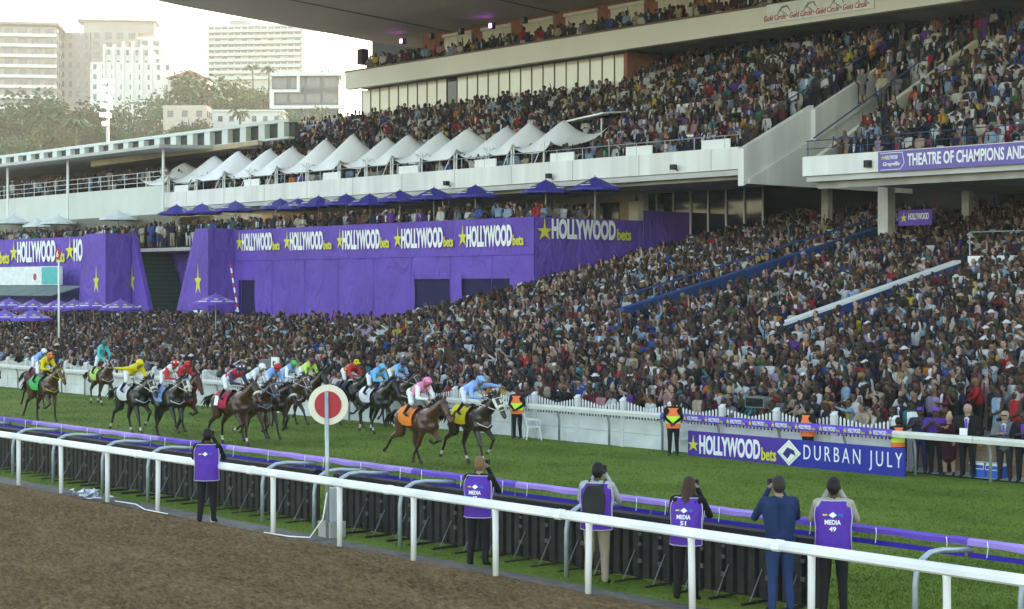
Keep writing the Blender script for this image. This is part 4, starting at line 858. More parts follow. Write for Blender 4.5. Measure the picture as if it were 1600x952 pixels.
def shell(path, radii_y, r_z, mat, name, par, a0, a1, n=14, off=0):
    """cloth saddle pad hugging the barrel: cross-section arcs at stations along x"""
    mb = MB()
    for (x, cz, ry, rz) in path:
        for j in range(n + 1):
            a = a0 + (a1 - a0) * j / n; mb.v.append((x, ry * math.sin(a), cz + rz * math.cos(a) + .012 * math.sin(j * 2.2 + x * 9)))
    for i in range(len(path) - 1):
        for j in range(n): k = i * (n + 1) + j; mb.f.append((k, k + 1, k + n + 2, k + n + 1)); mb.m.append(0)
    return mb.build(name, mat, par, True)
HM = {}
def horse(label, pos, coat, gait, neck, cloth, num, bridle, nose=None, blaze=False, socks=False, heading=0.0, tailup=.3, turn=0.0):
    key = (gait, neck, coat, socks, turn)
    if key not in HM: HM[key] = horse_mesh(gait, [coat_m[coat], mane_m, mane_m, mane_m, sock_m if socks else point_m, point_m, hoof_m], neck, turn)
    me, n1, n2, hd, dz = HM[key]
    t = thing('racehorse', label, 'horse', pos, heading, 'racehorses galloping on the turf'); link('body', me, t)
    k = Vector((0, 0, dz)); up = lambda v: tuple(Vector(v) + k)
    # tail, saddle pad, saddle, bridle
    mb = MB(); rnd = random.Random(sum(map(ord, label)))
    for i in range(22):
        a = rnd.uniform(-.07, .07); b = rnd.uniform(-.16, .16); e = rnd.uniform(-.2, .2); L = rnd.uniform(.7, 1.05); mb.tube([up((-.86, a * .3, 1.42)), up((-1.02, a, 1.42 + tailup * .12)), up((-1.02 - .3 * L, b * .7, 1.3 + tailup * .1 + e * .2)), up((-1.05 - .5 * L, b, 1.02 + tailup * .25 + e * .4))], [.03, .036, .03, .006], 0, 5)
    mb.build('tail', mane_m, t, True)
    mb = MB()
    for i in range(16):
        f_ = i / 15; a_ = Vector((.62, 0, 1.6)).lerp(n1 + Vector((-.05, 0, .15)), min(1, f_ * 2)) if f_ < .5 else (n1 + Vector((-.05, 0, .15))).lerp(n2 + Vector((-.03, 0, .12)), f_ * 2 - 1)
        L = rnd.uniform(.12, .22); mb.tube([up(a_), up(a_ + Vector((-.4 * L, rnd.uniform(-.06, .06), .35 * L))), up(a_ + Vector((-1.1 * L, rnd.uniform(-.1, .1), rnd.uniform(-.1, .5) * L)))], [.03, .024, .004], 0, 5)
    mb.build('mane', mane_m, t, True)
    cm = M('cloth_' + cloth[0], cloth[1], .7, .1, 4); pad = shell([(-.5, 1.33 + dz, .3, .3), (-.25, 1.27 + dz, .333, .335), (.05, 1.25 + dz, .338, .35), (.22, 1.27 + dz, .325, .345)], 0, 0, cm, 'saddle_cloth', t, -rad(112), rad(112))
    for s in ((-1,) if num else ()):
        o = text(num, .2, .28, black if cloth[0] in ('yellow', 'white', 'orange', 'lime') else white_l, pad, (-.42, -.345, 1.2 + dz), (rad(78), 0, 0), bold=.03)
    shell([(-.18, 1.3 + dz, .2, .34), (0, 1.28 + dz, .24, .36), (.12, 1.32 + dz, .2, .345)], 0, 0, black, 'saddle', t, -rad(60), rad(60))
    bm_ = M('bridle_' + bridle[0], bridle[1], .6); mb = MB(); pol = n2 + Vector((-.02, 0, .09)); ck = n2 + hd * .2; mz = n2 + hd * .42
    sd = Vector((0, 1, 0))
    def ring(c, r, ax, th):
        u = ax.normalized(); v = sd; w = u.cross(v).normalized(); return [up(c + (v * math.cos(2 * math.pi * i / 14) + w * math.sin(2 * math.pi * i / 14)) * r) for i in range(15)]
    mb.tube(ring(mz, .086, hd, .012), .009, 0, 5); mb.tube(ring(n2 + hd * .06, .128, hd, .012), .008, 0, 5)
    for s in (-1, 1): mb.tube([up(n2 + hd * .06 + sd * s * .12), up(mz + sd * s * .088)], .008, 0, 5); mb.tube([up(mz + sd * s * .085), up(Vector((.75, s * .16, 1.68))), up(Vector((.45, s * .1, 1.72)))], .009, 0, 5)
    mb.tube([up((.45, -.26, 1.3)), up((.72, -.2, 1.16)), up((.8, 0, 1.08)), up((.72, .2, 1.16)), up((.45, .26, 1.3))], .012, 0, 5); mb.build('bridle', bm_, t, True)
    if nose: mb = MB(); mb.tube(ring(n2 + hd * .3, .1, hd, 0), .036, 0, 8); mb.build('sheepskin_noseband', sheep, t, True)
    if nose == 'cheek':
        mb = MB()
        for s in (-1, 1): mb.tube([up(n2 + hd * .02 + sd * s * .12), up(n2 + hd * .36 + sd * s * .1)], .04, 0, 8)
        mb.build('sheepskin_cheekpiece', sheep, t, True)
    if blaze:
        fn = hd.cross(sd).normalized(); fn = fn if fn.z > 0 else -fn; mb = MB(); w = .05 if blaze == 'wide' else .028
        pts = [n2 + hd * .1 + fn * .118, n2 + hd * .22 + fn * .108, n2 + hd * (.48 if blaze == 'wide' else .2) + fn * .085]
        mb.tube([up(p - fn * .012) for p in (pts if blaze == 'wide' else pts[:2])], [w, w, w * .8][:3 if blaze == 'wide' else 2], 0, 6); mb.build('face_marking', sock_m, t, True)
    return t, dz
def jockey(label, pos, silk, sleeve, cap, mode, dz, heading, breech=(.7, .7, .72), goggles=True, pattern=None, cap2=None):
    """silk/sleeve/cap: colours; mode: crouch, reach (one arm thrown out), stand"""
    sm = M('silk_%s' % silk[0], silk[1], .5, .1, 6); sv = M('silk_%s' % sleeve[0], sleeve[1], .5, .1, 6); cm = M('cap_%s' % cap[0], cap[1], .35, .05); bm_ = M('breeches_white', breech, .6, .05); sk = M('face_tan', (.24, .125, .08), .6); boot = M('boot_black', (.01, .01, .011), .3)
    if mode == 'stand': hip, sh, hdp = (-.12, 0, 2.02), (.2, 0, 2.42), (.36, 0, 2.6)
    else: hip, sh, hdp = (-.2, 0, 1.98), (.3, 0, 2.13), (.5, 0, 2.27)
    hip, sh, hdp = Vector(hip), Vector(sh), Vector(hdp); c = []; ex_h = []
    for s in (-1, 1):
        kn = Vector((.2, s * .31, 1.74)); an = Vector((-.08, s * .36, 1.46)); c += [(hip + Vector((0, s * .09, 0)), kn, .1, .075, 2), (kn, an, .068, .045, 4), (an, an + Vector((.15, s * .01, -.06)), .046, .036, 4)]
        S_ = sh + Vector((0, s * .17, 0))
        if mode == 'reach' and s == -1: e = S_ + Vector((.22, -.2, -.02)); w = e + Vector((.26, -.2, .0))
        elif mode == 'side' and s == -1: e = S_ + Vector((-.02, -.28, .0)); w = e + Vector((-.06, -.26, .02))
        elif mode == 'reach_fwd' and s == 1: e = S_ + Vector((.25, .12, .03)); w = e + Vector((.28, .1, -.03))
        else: e = S_ + Vector((.1, s * .08, -.26)); w = Vector((.62, s * .08, 1.84 if mode != 'stand' else 1.92))
        c += [(S_, e, .078, .062, 1), (e, w, .056, .038, 1), (w, w + (w - e).normalized() * .06, .036, .036, 5)]; ex_h.append((w, w - e, s))
    c += [(hip + Vector((0, -.07, 0)), hip + Vector((0, .07, 0)), .13, .13, 2), (hip + Vector((.04, 0, .03)), sh + Vector((-.1, 0, 0)), .14, .165, 0), (sh + Vector((-.02, -.12, 0)), sh + Vector((-.02, .12, 0)), .11, .11, 0), (sh, hdp + Vector((-.04, 0, -.08)), .06, .055, 3), ('E', tuple(hdp), (.1, .082, .115), 3), ('E', tuple(hdp + Vector((.1, 0, -.02))), (.022, .016, .022), 3)]
    def ex(mb):
        for w, d, s in ex_h: fingers(mb, w, d, 5, s, .8)
    me = body('jockey', c, [sm, sv, bm_, sk, boot, sk], .022, 2600, 4, ex)
    t = thing('person', label, 'jockey', pos, heading, 'jockeys riding in the race'); k = Vector((0, 0, dz)); o = link('body', me, t, (0, 0, dz))
    mb = MB(); hc = hdp + Vector((-.012, 0, .035)) + k; mb.ball(hc, (.135, .115, .115), 0, 14, 8); mb.prism([tuple(hc + Vector((.07, -.09, -.015))), tuple(hc + Vector((.19, -.05, -.03))), tuple(hc + Vector((.19, .05, -.03))), tuple(hc + Vector((.07, .09, -.015)))], (0, 0, .015)); hl = mb.build('helmet', cm, t, True)
    if cap2:
        mb = MB()
        for i in range(6): a = i * math.pi / 3 + .3; mb.ball(hc + Vector((.12 * math.cos(a), .1 * math.sin(a), .045)), (.032, .032, .028), 0, 6, 4)
        mb.build('cap_spot', M('cap_' + cap2[0], cap2[1], .4), hl)
    if goggles: MB().tube([tuple(hdp + k + Vector((.075, -.06, .02))), tuple(hdp + k + Vector((.1, 0, .02))), tuple(hdp + k + Vector((.075, .06, .02)))], .022, 0, 6).build('goggles', black, t, True)
    w, d, s = ex_h[0]; d = d.normalized(); MB().tube([tuple(w + k + d * .08 + Vector((0, 0, -.05))), tuple(w + k + d * .1 + Vector((-.1, -.08, .3))), tuple(w + k + d * .1 + Vector((-.18, -.12, .55)))], [.01, .008, .005], 0, 5).build('whip', black, t)
    if pattern:
        pm_ = M('silk_' + pattern[1][0], pattern[1][1], .5, .08); ax = (sh - hip).normalized(); nrm = Vector((-ax.z, 0, ax.x)); mb = MB()
        mid = hip.lerp(sh, .55)
        if pattern[0] == 'spots':
            for i in range(16): a = random.uniform(-2.1, 2.1); q = hip.lerp(sh, random.uniform(.15, .95)) + k + nrm * math.cos(a) * .146 + Vector((0, 1, 0)) * math.sin(a) * .146; mb.ball(q, .03, 0, 6, 4)
            for s in (-1, 1): mb.ball(sh + k + Vector((.06, s * .215, -.1)), .035, 0, 6, 4)
        elif pattern[0] == 'cross':
            for a0, a1 in ((-1.6, 1.6), (1.6, -1.6)): mb.tube([tuple(hip.lerp(sh, .1 + .85 * f) + k + nrm * math.cos(a0 + (a1 - a0) * f) * .14 + Vector((0, 1, 0)) * math.sin(a0 + (a1 - a0) * f) * .14) for f in [i / 8 for i in range(9)]], .026, 0, 6)
        elif pattern[0] == 'panel': mb.tube([tuple(hip.lerp(sh, f) + k + nrm * -.02 + Vector((0, -.12, 0))) for f in (.2, .6, .95)], [.05, .06, .05], 0, 8)
        mb.build('silk_pattern', pm_, t, True)
    return t
LB = ('light_blue', (.2, .38, .72)); WH = ('white', (.74, .74, .76)); BK = ('black', (.012, .012, .014)); RD = ('red', (.5, .015, .025)); YL = ('yellow', (.68, .55, .01)); NV = ('navy', (.015, .02, .07)); TQ = ('turquoise', (.04, .42, .46)); PK = ('pink', (.78, .22, .42)); GR = ('green', (.01, .42, .1)); LM = ('lime', (.45, .68, .12)); MR = ('maroon', (.12, .012, .04)); SB = ('sky_blue', (.1, .42, .7)); OR = ('orange', (.75, .2, .02)); CR = ('crimson', (.4, .01, .05)); PG = ('pale_grey', (.55, .57, .62))
# pixel of the hooves, coat, gait, neck, cloth, number, bridle, noseband, blaze, socks | jockey silk, sleeve, cap, mode, pattern | words
RACE = [((735, 727), 'brown', 'a', .02, YL, '4', WH, 'cheek', 'star', True, LB, LB, LB, 'reach_fwd', None, None, 'dark brown leading horse with yellow number cloth and white cheek pieces', 'jockey all in light blue stretching an arm forward on the leading horse'),
        ((652, 726), 'chestnut', 'b', -.05, OR, '', BK, None, None, False, PK, WH, PK, 'crouch', ('cross', GR), None, 'reddish bay horse with orange saddle cloth just behind the leader', 'jockey in pink cap with green crossed bands and white sleeves'),
        ((585, 680), 'black', 'd', .0, WH, '', BK, None, None, True, SB, SB, SB, 'crouch', ('spots', NV), None, 'black horse with white saddle cloth right of the round disc', 'jockey in bright blue with dark spots and blue cap on the black horse'),
        ((618, 668), 'dark bay', 'c', .05, NV, '', PG, None, None, False, SB, LB, NV, 'crouch', ('panel', YL), None, 'dark bay horse with grey bridle half hidden beside the black horse', 'jockey in blue with yellow flash and dark navy cap'),
        ((545, 668), 'black', 'e', -.02, NV, '', BK, None, None, False, RD, RD, YL, 'crouch', ('spots', YL), BK, 'dark horse partly hidden behind the round red disc', 'jockey in red silks with yellow patches and yellow black cap'),
        ((478, 665), 'brown', 'c', .06, BK, '', BK, None, None, False, LM, LM, MR, 'crouch', None, None, 'dark brown horse left of the disc ridden by the lime jockey', 'jockey in lime green silks with a maroon cap'),
        ((448, 672), 'bay', 'd', .02, NV, '', WH, None, 'star', False, LB, WH, GR, 'crouch', None, None, 'bay horse with white breast strap ridden by the green capped jockey', 'jockey in blue with white sleeves and a bright green cap'),
        ((421, 688), 'brown', 'a', -.14, BK, '', BK, True, None, False, LB, LB, RD, 'crouch', None, None, 'dark horse with pale noseband carrying its head low in mid pack', 'jockey in blue silks with a red cap in mid pack'),
        ((398, 692), 'bay', 'c', -.02, NV, '', LB, None, 'star', False, PG, WH, WH, 'crouch', None, None, 'bay horse with blue noseband and white forehead star in mid pack', 'jockey in pale grey and white with a white cap'),
        ((362, 697), 'bay', 'e', .0, CR, '1', BK, True, None, True, CR, NV, NV, 'crouch', ('spots', WH), WH, 'bay horse with crimson saddle cloth and thick sheepskin noseband', 'jockey in crimson and navy with white stars and starred navy cap'),
        ((263, 684), 'black', 'c', .0, LB, '', WH, True, 'wide', False, WH, RD, RD, 'crouch', ('panel', RD), WH, 'black horse with broad white blaze and sheepskin noseband', 'jockey in white with red sleeves and red white cap'),
        ((283, 676), 'dark bay', 'b', .04, BK, '', RD, None, None, False, RD, RD, RD, 'crouch', None, None, 'dark horse with red bridle hidden behind the blazed black horse', 'jockey all in red behind the jockey with red white cap'),
        ((207, 680), 'black', 'a', -.06, PG, '', WH, True, 'star', True, YL, YL, YL, 'side', None, None, 'black horse with white noseband ridden by the all yellow jockey', 'jockey all in yellow holding one arm straight out'),
        ((158, 635), 'bay', 'd', .12, LM, '', WH, None, 'star', True, TQ, TQ, ('dark_green', (.01, .12, .1)), 'stand', None, None, 'bay horse with lime saddle cloth running wide near the far rail', 'jockey in turquoise standing up in the stirrups'),
        ((68, 660), 'bay', 'e', .02, GR, '', YL, None, 'star', False, YL, YL, OR, 'crouch', ('spots', BK), BK, 'bay horse with green saddle cloth at the left of the field', 'jockey in yellow with black spots and an orange cap'),
        ((60, 640), 'dark bay', 'a', .06, MR, '', BK, True, None, False, LB, LB, WH, 'crouch', None, None, 'dark horse with maroon saddle cloth behind the spotted jockey', 'jockey in light blue with a white cap at the left'),
        ((-28, 650), 'bay', 'c', .06, WH, '', BK, True, None, False, WH, NV, NV, 'crouch', None, None, 'bay horse entering at the left edge of the picture', 'jockey in white and navy at the left edge')]
for i, (px, coat, gait, nk, cl, num, br, nose, bl, so_, si, sv, cp, mode, pat, cap2, hl, jl) in enumerate(RACE):
    p = onTurf(*px); hd_ = random.uniform(-.07, .07) - .07
    t, dz = horse(hl, p, coat, gait, nk, cl, num, br, nose, bl, so_, hd_)
    jockey(jl, p, si, sv, cp, mode, dz, hd_, pattern=pat, cap2=cap2)

# ------------------------------------------------------------------ press photographers with their backs to us, officials, stewards
vest_m = M('purple_vest', (.085, .024, .34), .65, .1, 5, .3, 14); trim_m = M('silver_trim', (.45, .45, .55), .5)
def photographer(label, px, py, h, of, vest, number, hair, facing=0, arms=('cam', 'cam'), jacket=False, pack=False, camera=True, bend=.12, dx=0):
    p = onZ(px, py, .02); s = h / 1.74
    c = person_caps(arms[0], arms[1], hair, jacket=jacket, lean=bend, legs={-1: ((-.11, -.04, .5), (-.13, .02, .09)), 1: ((.1, .0, .5), (.12, .05, .09))})
    me = body('photographer', c, PM, .016, 6500, 4, person_extra(arms[0], arms[1], lean=bend, fine=True))
    t = thing('person', label, 'photographer', p, math.pi + HEAD * .85 + facing, 'press photographers at the turf rail'); t.scale = (s, s, s); o = dress(link('body', me, t), of)
    f = lambda q: (q[0], q[1] - bend * max(0, q[2] - .95), q[2] - abs(bend) * .12 * max(0, q[2] - .95))
    if camera:
        mb = MB(); mb.box(f((-.075, -.26, 1.59)), f((.075, -.18, 1.69))); mb.tube([f((0, -.24, 1.64)), f((0, -.3, 1.64)), f((0, -.38, 1.64))], [.04, .042, .045], 0, 12); mb.build('camera', black, t)
    if vest:
        for sgn, nm in ((1, 'vest_back'), (-1, 'vest_front')):
            mb = MB(); n = 14; rows = [(.8, .226, .172, 1), (.95, .218, .166, 1), (1.1, .215, .16, .95), (1.25, .24, .162, .85), (1.36, .245, .155, .74), (1.46, .2, .11, .66)]; edge = [[], []]
            for (z, rx, ry, k) in rows:
                for j in range(n + 1):
                    a = (-1 + 2 * j / n) * rad(86) * k; q = f((rx * math.sin(a) * 1.02, sgn * ry * math.cos(a) + .011 * math.sin(j * 1.9 + z * 17) + .006 * math.sin(j * 4.1 - z * 9), z)); mb.v.append(q)
                    if j == 0: edge[0].append(q)
                    if j == n: edge[1].append(q)
            for i in range(len(rows) - 1):
                for j in range(n): k = i * (n + 1) + j; mb.f.append((k, k + 1, k + n + 2, k + n + 1)); mb.m.append(0)
            hem = mb.v[:n + 1]; vo = mb.build(nm, vest_m, t, True)
            mbt = MB(); mbt.tube(hem, .008, 0, 5); mbt.tube(edge[0], .008, 0, 5); mbt.tube(edge[1], .008, 0, 5); mbt.tube(mb.v[-n - 1:], .008, 0, 5); mbt.build('trim', trim_m, vo, True)
            if sgn == 1:
                rot = (rad(90) - bend * .9, 0, math.pi)
                if number: text('MEDIA', .2, .06, white_l, vo, f((.1, .18, 1.17)), rot, bold=.03, ext=.004); text(number, .085, .06, white_l, vo, f((.043, .184, 1.085)), rot, bold=.03, ext=.004)
                MB().prism([f((.05, .182, 1.29)), f((0, .184, 1.255)), f((-.05, .182, 1.29)), f((0, .182, 1.33))], (0, .006, 0)).build('emblem', white_l, vo)
                MB().box(f((-.13, .166, 1.27)), f((-.065, .174, 1.31))).build('emblem_block', M('vest_blue', (.03, .12, .5), .6), vo); MB().box(f((.07, .166, 1.28)), f((.125, .174, 1.3))).build('emblem_bar', yellow_l, vo)
    if pack:
        mb = MB(); mb.prism([f((-.14, .12, 1.02)), f((.14, .12, 1.02)), f((.15, .12, 1.3)), f((.09, .12, 1.44)), f((-.09, .12, 1.44)), f((-.15, .12, 1.3))], (0, .16, 0)); mb.build('backpack', M('black_nylon', (.012, .013, .014), .7, .3, 8), t)
        for s_ in (-1, 1): MB().tube([f((s_ * .1, .13, 1.42)), f((s_ * .12, -.02, 1.5)), f((s_ * .12, -.14, 1.35))], .02, 0, 6).build('strap', black, t)
    return t
DK = (.012, .012, .014); dk_sk, md_sk, lt_sk = (.09, .045, .027), (.2, .105, .07), (.42, .25, .18); hb = (.01, .008, .007)
photographer('photographer in purple press vest and black clothes at the left near rail', 323, 818, 1.72, outfit(DK, dk_sk, DK, hb), True, '', 'short', .1)
photographer('blonde photographer in black with purple MEDIA 47 vest', 747, 886, 1.68, outfit(DK, lt_sk, DK, (.2, .11, .05)), True, '47', 'short', -.2)
photographer('photographer in khaki trousers with black backpack over a purple vest', 932, 914, 1.76, outfit((.6, .62, .66), dk_sk, (.33, .27, .2), hb), True, '', 'short', -.15, pack=True)
photographer('curly haired photographer in black leaning with purple MEDIA 51 vest', 1072, 940, 1.7, outfit(DK, lt_sk, DK, (.045, .022, .014)), True, '51', 'long', -.25, bend=.22)
photographer('photographer in a bright navy blue suit without a vest', 1219, 958, 1.8, outfit((.015, .045, .14), lt_sk, (.02, .05, .15), (.03, .025, .02), (.015, .045, .14)), False, '', 'short', .25, jacket=True)
photographer('photographer in cream top with purple MEDIA 49 vest', 1302, 962, 1.8, outfit((.6, .55, .48), dk_sk, DK, hb), True, '49', 'short', -.1)
HV = [M('hi_vis_orange', (.85, .17, .05), .6, .06), M('hi_vis_lime', (.5, .8, .06), .6, .06)]
def steward(label, px, py, facing, h=1.72, Y=None):
    p = onY(px, py, Y) if Y else onTurf(px, py); p.z = zF; s = h / 1.74; L, R = 'clasp', 'clasp'
    t = thing('person', label, 'steward', p, facing, 'stewards along the far rail'); t.scale = (s,) * 3
    dress(link('body', body('steward', person_caps(L, R, 'short'), PM, .02, 2500, 4, person_extra(L, R, fine=True)), t), outfit(DK, dk_sk, DK, hb))
    for z0, z1, m_, nm in ((1.2, 1.44, HV[0], 'vest_upper'), (.98, 1.2, HV[1], 'vest_middle'), (.84, .98, HV[0], 'vest_hem')):
        mb = MB(); n = 20
        for z in (z0, z1):
            rx = .222 if z < 1.4 else .19; ry = .155 if z < 1.4 else .12
            for j in range(n): a = 2 * math.pi * j / n; mb.v.append((rx * math.sin(a), ry * math.cos(a), z))
        for j in range(n): mb.f.append((j, (j + 1) % n, n + (j + 1) % n, n + j)); mb.m.append(0)
        mb.build(nm, m_, t, True)
    return t
steward('steward in orange and lime vest standing beside a white plastic chair', 808, 686, .5)
steward('steward in orange and lime vest at the start of the purple rail wrap', 1052, 712, .7)
steward('steward in orange vest seen from behind at the fence above the long board', 1262, 700, math.pi, 1.7, 38.05)
steward('steward bending at the right end of the long board in a lime vest', 1403, 712, -2.2, 1.5, 38.1)
def chair(label, px, py, Y):
    p = onY(px, py, Y); p.z = zF; t = thing('plastic_chair', label, 'chair', p, 2.6, 'white plastic chairs along the far rail'); cw = M('chair_white', (.72, .74, .74), .4, .04)
    MB().box((-.23, -.23, .42), (.23, .22, .45)).build('seat', cw, t); MB().prism([(-.22, .2, .45), (.22, .2, .45), (.2, .3, .88), (-.2, .3, .88)], (0, .025, 0)).build('backrest', cw, t)
    for sx in (-1, 1):
        for sy in (-1, 1): MB().tube([(sx * .2, sy * .19, .42), (sx * .25, sy * .25, 0)], [.028, .022], 0, 6).build('leg', cw, t)
        MB().tube([(sx * .24, -.2, .43), (sx * .26, -.2, .66), (sx * .25, .24, .68)], .02, 0, 6).build('armrest', cw, t)
chair('white plastic garden chair left beside the first steward', 832, 688, 37.75); chair('white plastic chair behind the steward at the rail wrap', 1066, 715, 38.1)
def official(label, px, py, h, of, var, facing=.35, extra=None, Y=38.75):
    p = onY(px, py, Y); p.z = zF; L, R, hr, o1, o2, w = VAR[var]; s = h / 1.74; t = thing('person', label, 'person', p, facing, 'officials standing behind the rail at the right'); t.scale = (s * 1.14, s * 1.1, s)
    dress(link('body', body('official', person_caps(L, R, hr, **o1), PM, .018, 4200, 4, person_extra(L, R, lean=o1.get('lean', 0), fine=True, **o2)), t), of); return t
pale = (.45, .28, .2); whs = (.7, .7, .72)
official('man in dark blue overalls and cap at the left of the official group', 1438, 745, 1.74, outfit((.02, .04, .1), dk_sk, (.02, .03, .08), hb, (.1, .05, .3)), 13)
official('bearded man in a purple t-shirt and purple cap', 1462, 748, 1.76, outfit((.13, .04, .45), dk_sk, DK, hb, (.2, .06, .4)), 13)
official('blonde woman in a burgundy suit with purple beret', 1483, 750, 1.62, outfit((.06, .008, .025), pale, (.05, .008, .02), (.5, .36, .15), (.2, .01, .2)), 5)
o_ = official('tall bald smiling man in black suit holding a white paper', 1512, 752, 1.9, outfit(DK, pale, DK, (.42, .27, .2), whs), 0); MB().box((-.1, -.3, 1.0), (.06, -.28, 1.2)).build('paper', white_l, o_); MB().prism([(-.025, -.15, 1.0), (.025, -.15, 1.0), (.02, -.145, 1.42), (-.02, -.145, 1.42)], (0, -.012, 0)).build('purple_tie', purple_d, o_)
o_ = official('grey haired man in grey jacket with a purple tie at the right', 1570, 758, 1.78, outfit((.2, .22, .24), pale, (.03, .03, .035), (.35, .33, .32), whs), 1); MB().prism([(-.03, -.15, 1.0), (.03, -.15, 1.0), (.02, -.145, 1.42), (-.02, -.145, 1.42)], (0, -.03, 0)).build('purple_tie', purple_d, o_)
official('man in dark clothes cut off by the right picture edge', 1600, 760, 1.8, outfit(DK, dk_sk, DK, hb, (.15, .04, .4)), 1)
official('man in black jacket half hidden behind the purple capped man', 1476, 745, 1.76, outfit(DK, dk_sk, DK, hb), 0, Y=39.2)
for i, (px, lb) in enumerate(((1521, 'blue cool box with white lid at the feet of the bald man'), (1545, 'blue cool box beside the grey jacketed man'))):
    p = onY(px, 752, 38.7); t = thing('cool_box', lb, 'cool box', (p.x, 39.05, zF), 0, 'blue cool boxes by the officials'); MB().box((-.24, -.16, 0), (.24, .16, .34)).build('tub', M('cooler_blue', (.02, .12, .5), .4), t); MB().box((-.26, -.18, .341), (.26, .18, .4)).build('lid', white, t); MB().tube([(-.2, -.18, .36), (-.2, -.2, .24), (.2, -.2, .24), (.2, -.18, .36)], .012, 0, 6).build('handle', white, t)
bw = thing('gate_wall', 'short face brick wall with a white gate post behind the officials', 'wall', (onY(1425, 700, 39.3).x, 39.4, zF))
for r in range(9):
    for k in range(16): MB().box((.02 + k * .3 + (r % 2) * .15, random.uniform(-.008, .008), .02 + r * .1), (.29 + k * .3 + (r % 2) * .15, .2, .105 + r * .1)).build('brick', M('face_brick', (.36, .25, .17), .85, .25, 3), bw)
MB().box((.0, .03, 0), (5.1, .18, .92)).build('mortar', conc, bw); MB().box((-.2, -.05, 0), (-.02, .2, 1.55)).build('gate_post', white, bw)
# ------------------------------------------------------------------ the crowd
PTS = []   # x, y, z, zone
def add_rows(zone, ys, xr, zf, sp, fill, jx=.16, jy=.14, ok=None):
    for r, y in enumerate(ys):
        x = xr[0] + rng.random() * sp
        while x < xr[1]:
            xx, yy = x + rng.normal(0, jx), y + rng.normal(0, jy)
            if rng.random() < fill and (ok is None or ok(xx, yy)): PTS.append((xx, yy, zf(xx, y if zone in ('tier', 'right tier') else yy), zone))
            x += sp * rng.uniform(.85, 1.2)
tent_end = onY(935, 230, 65).x
def tent_free(x, y): return not (x < tent_end and 64.0 < y < 66.7)
kx0, kx1 = kp.x - 9.5, kp.x + 6
def apron_ok(x, y):
    if x < XC + .6 and y > 56.4: return False
    if x < b2r + 1 and y > 54.5 and kx0 < x < kx1: return False
    if -50.7 < x < -49.0 and y > 50: return False
    if -41.2 < x < -39.6 and 49 < y < 60.6: return False
    if x > XE - .4 and y < 41.2: return False
    return True
add_rows('apron', np.arange(38.95, 74.6, .6), (-150, -24), apron_z, .47, .98, ok=apron_ok)
add_rows('tier', [UY + SD * (i + .5) for i in range(13)], (XL + .6, XM), lambda x, y: tier_z(y) + .01, .46, .98, ok=tent_free)
add_rows('tier', [UY + SD * (i + .5) for i in range(21)], (XM + .4, XS - .5), lambda x, y: tier_z(y) + .01, .46, .98, ok=lambda x, y: tent_free(x, y) and not any(xa - .2 < x < xa + 1.8 and yy - .1 < y < yy + .5 for xa, yy in ((-70.5, 65.5), (-59.5, 64.6), (-63.5, 68.2))))
add_rows('tier', [UY + SD * (i + .5) for i in range(7, 21)], (XS + .9, tx0 - .2), lambda x, y: tier_z(y) + .01, .55, .6)
add_rows('right tier', [60.5 + .8 * (i + .5) for i in range(22)], (tx0 + .8, -28), lambda x, y: rtier_z(y) + .01, .47, .97)
add_rows('top deck', (73.0, 73.6, 74.3, 75.1), (XT + .4, -50), lambda x, y: 18.86, .5, .9)
add_rows('terrace', (59.7, 60.3, 61, 61.8, 62.7, 63.6), (-168, XC - .4), lambda x, y: 6.99, .52, .85)
add_rows('balcony', (62.95, 63.5, 64.2, 65), (-165, XL - .8), lambda x, y: 11.21, .55, .85)
P_ = np.array([(p[0], p[1], p[2]) for p in PTS]); zone = np.array([p[3] for p in PTS])
q = P_ - np.array(EYE); dep = q @ np.array(FW); ppx = 800 + FPX * (q @ np.array(RT)) / dep; ppy = HORY - FPX * (q[:, 2] + 1.65) / dep
keep = (ppx > -25) & (ppx < 1625) & (ppy > -25) & (ppy < 900); P_, zone, dep, ppx, ppy = P_[keep], zone[keep], dep[keep], ppx[keep], ppy[keep]; N = len(P_)
ang = np.arctan2(-40 - P_[:, 0], -(28 - P_[:, 1])) * .5 + rng.normal(0, .28, N); scl = rng.normal(.96, .05, N).clip(.86, 1.1)
wv = np.array([9, 7, 6, 2.6, 7, 5, 6, 1.4, 3.4, 5, 3, 1.2, 6, 1.5, 5, 1.2, 2.4, 4.]); var = rng.choice(len(VAR), N, p=wv / wv.sum())
front = (zone == 'apron') & (P_[:, 1] < 39.4); var[front & (rng.random(N) < .5)] = 6
fits = [outfit() for _ in range(N)]
order = np.argsort(dep + np.where(zone == 'apron', 0, 500)); single = set(order[:300].tolist())
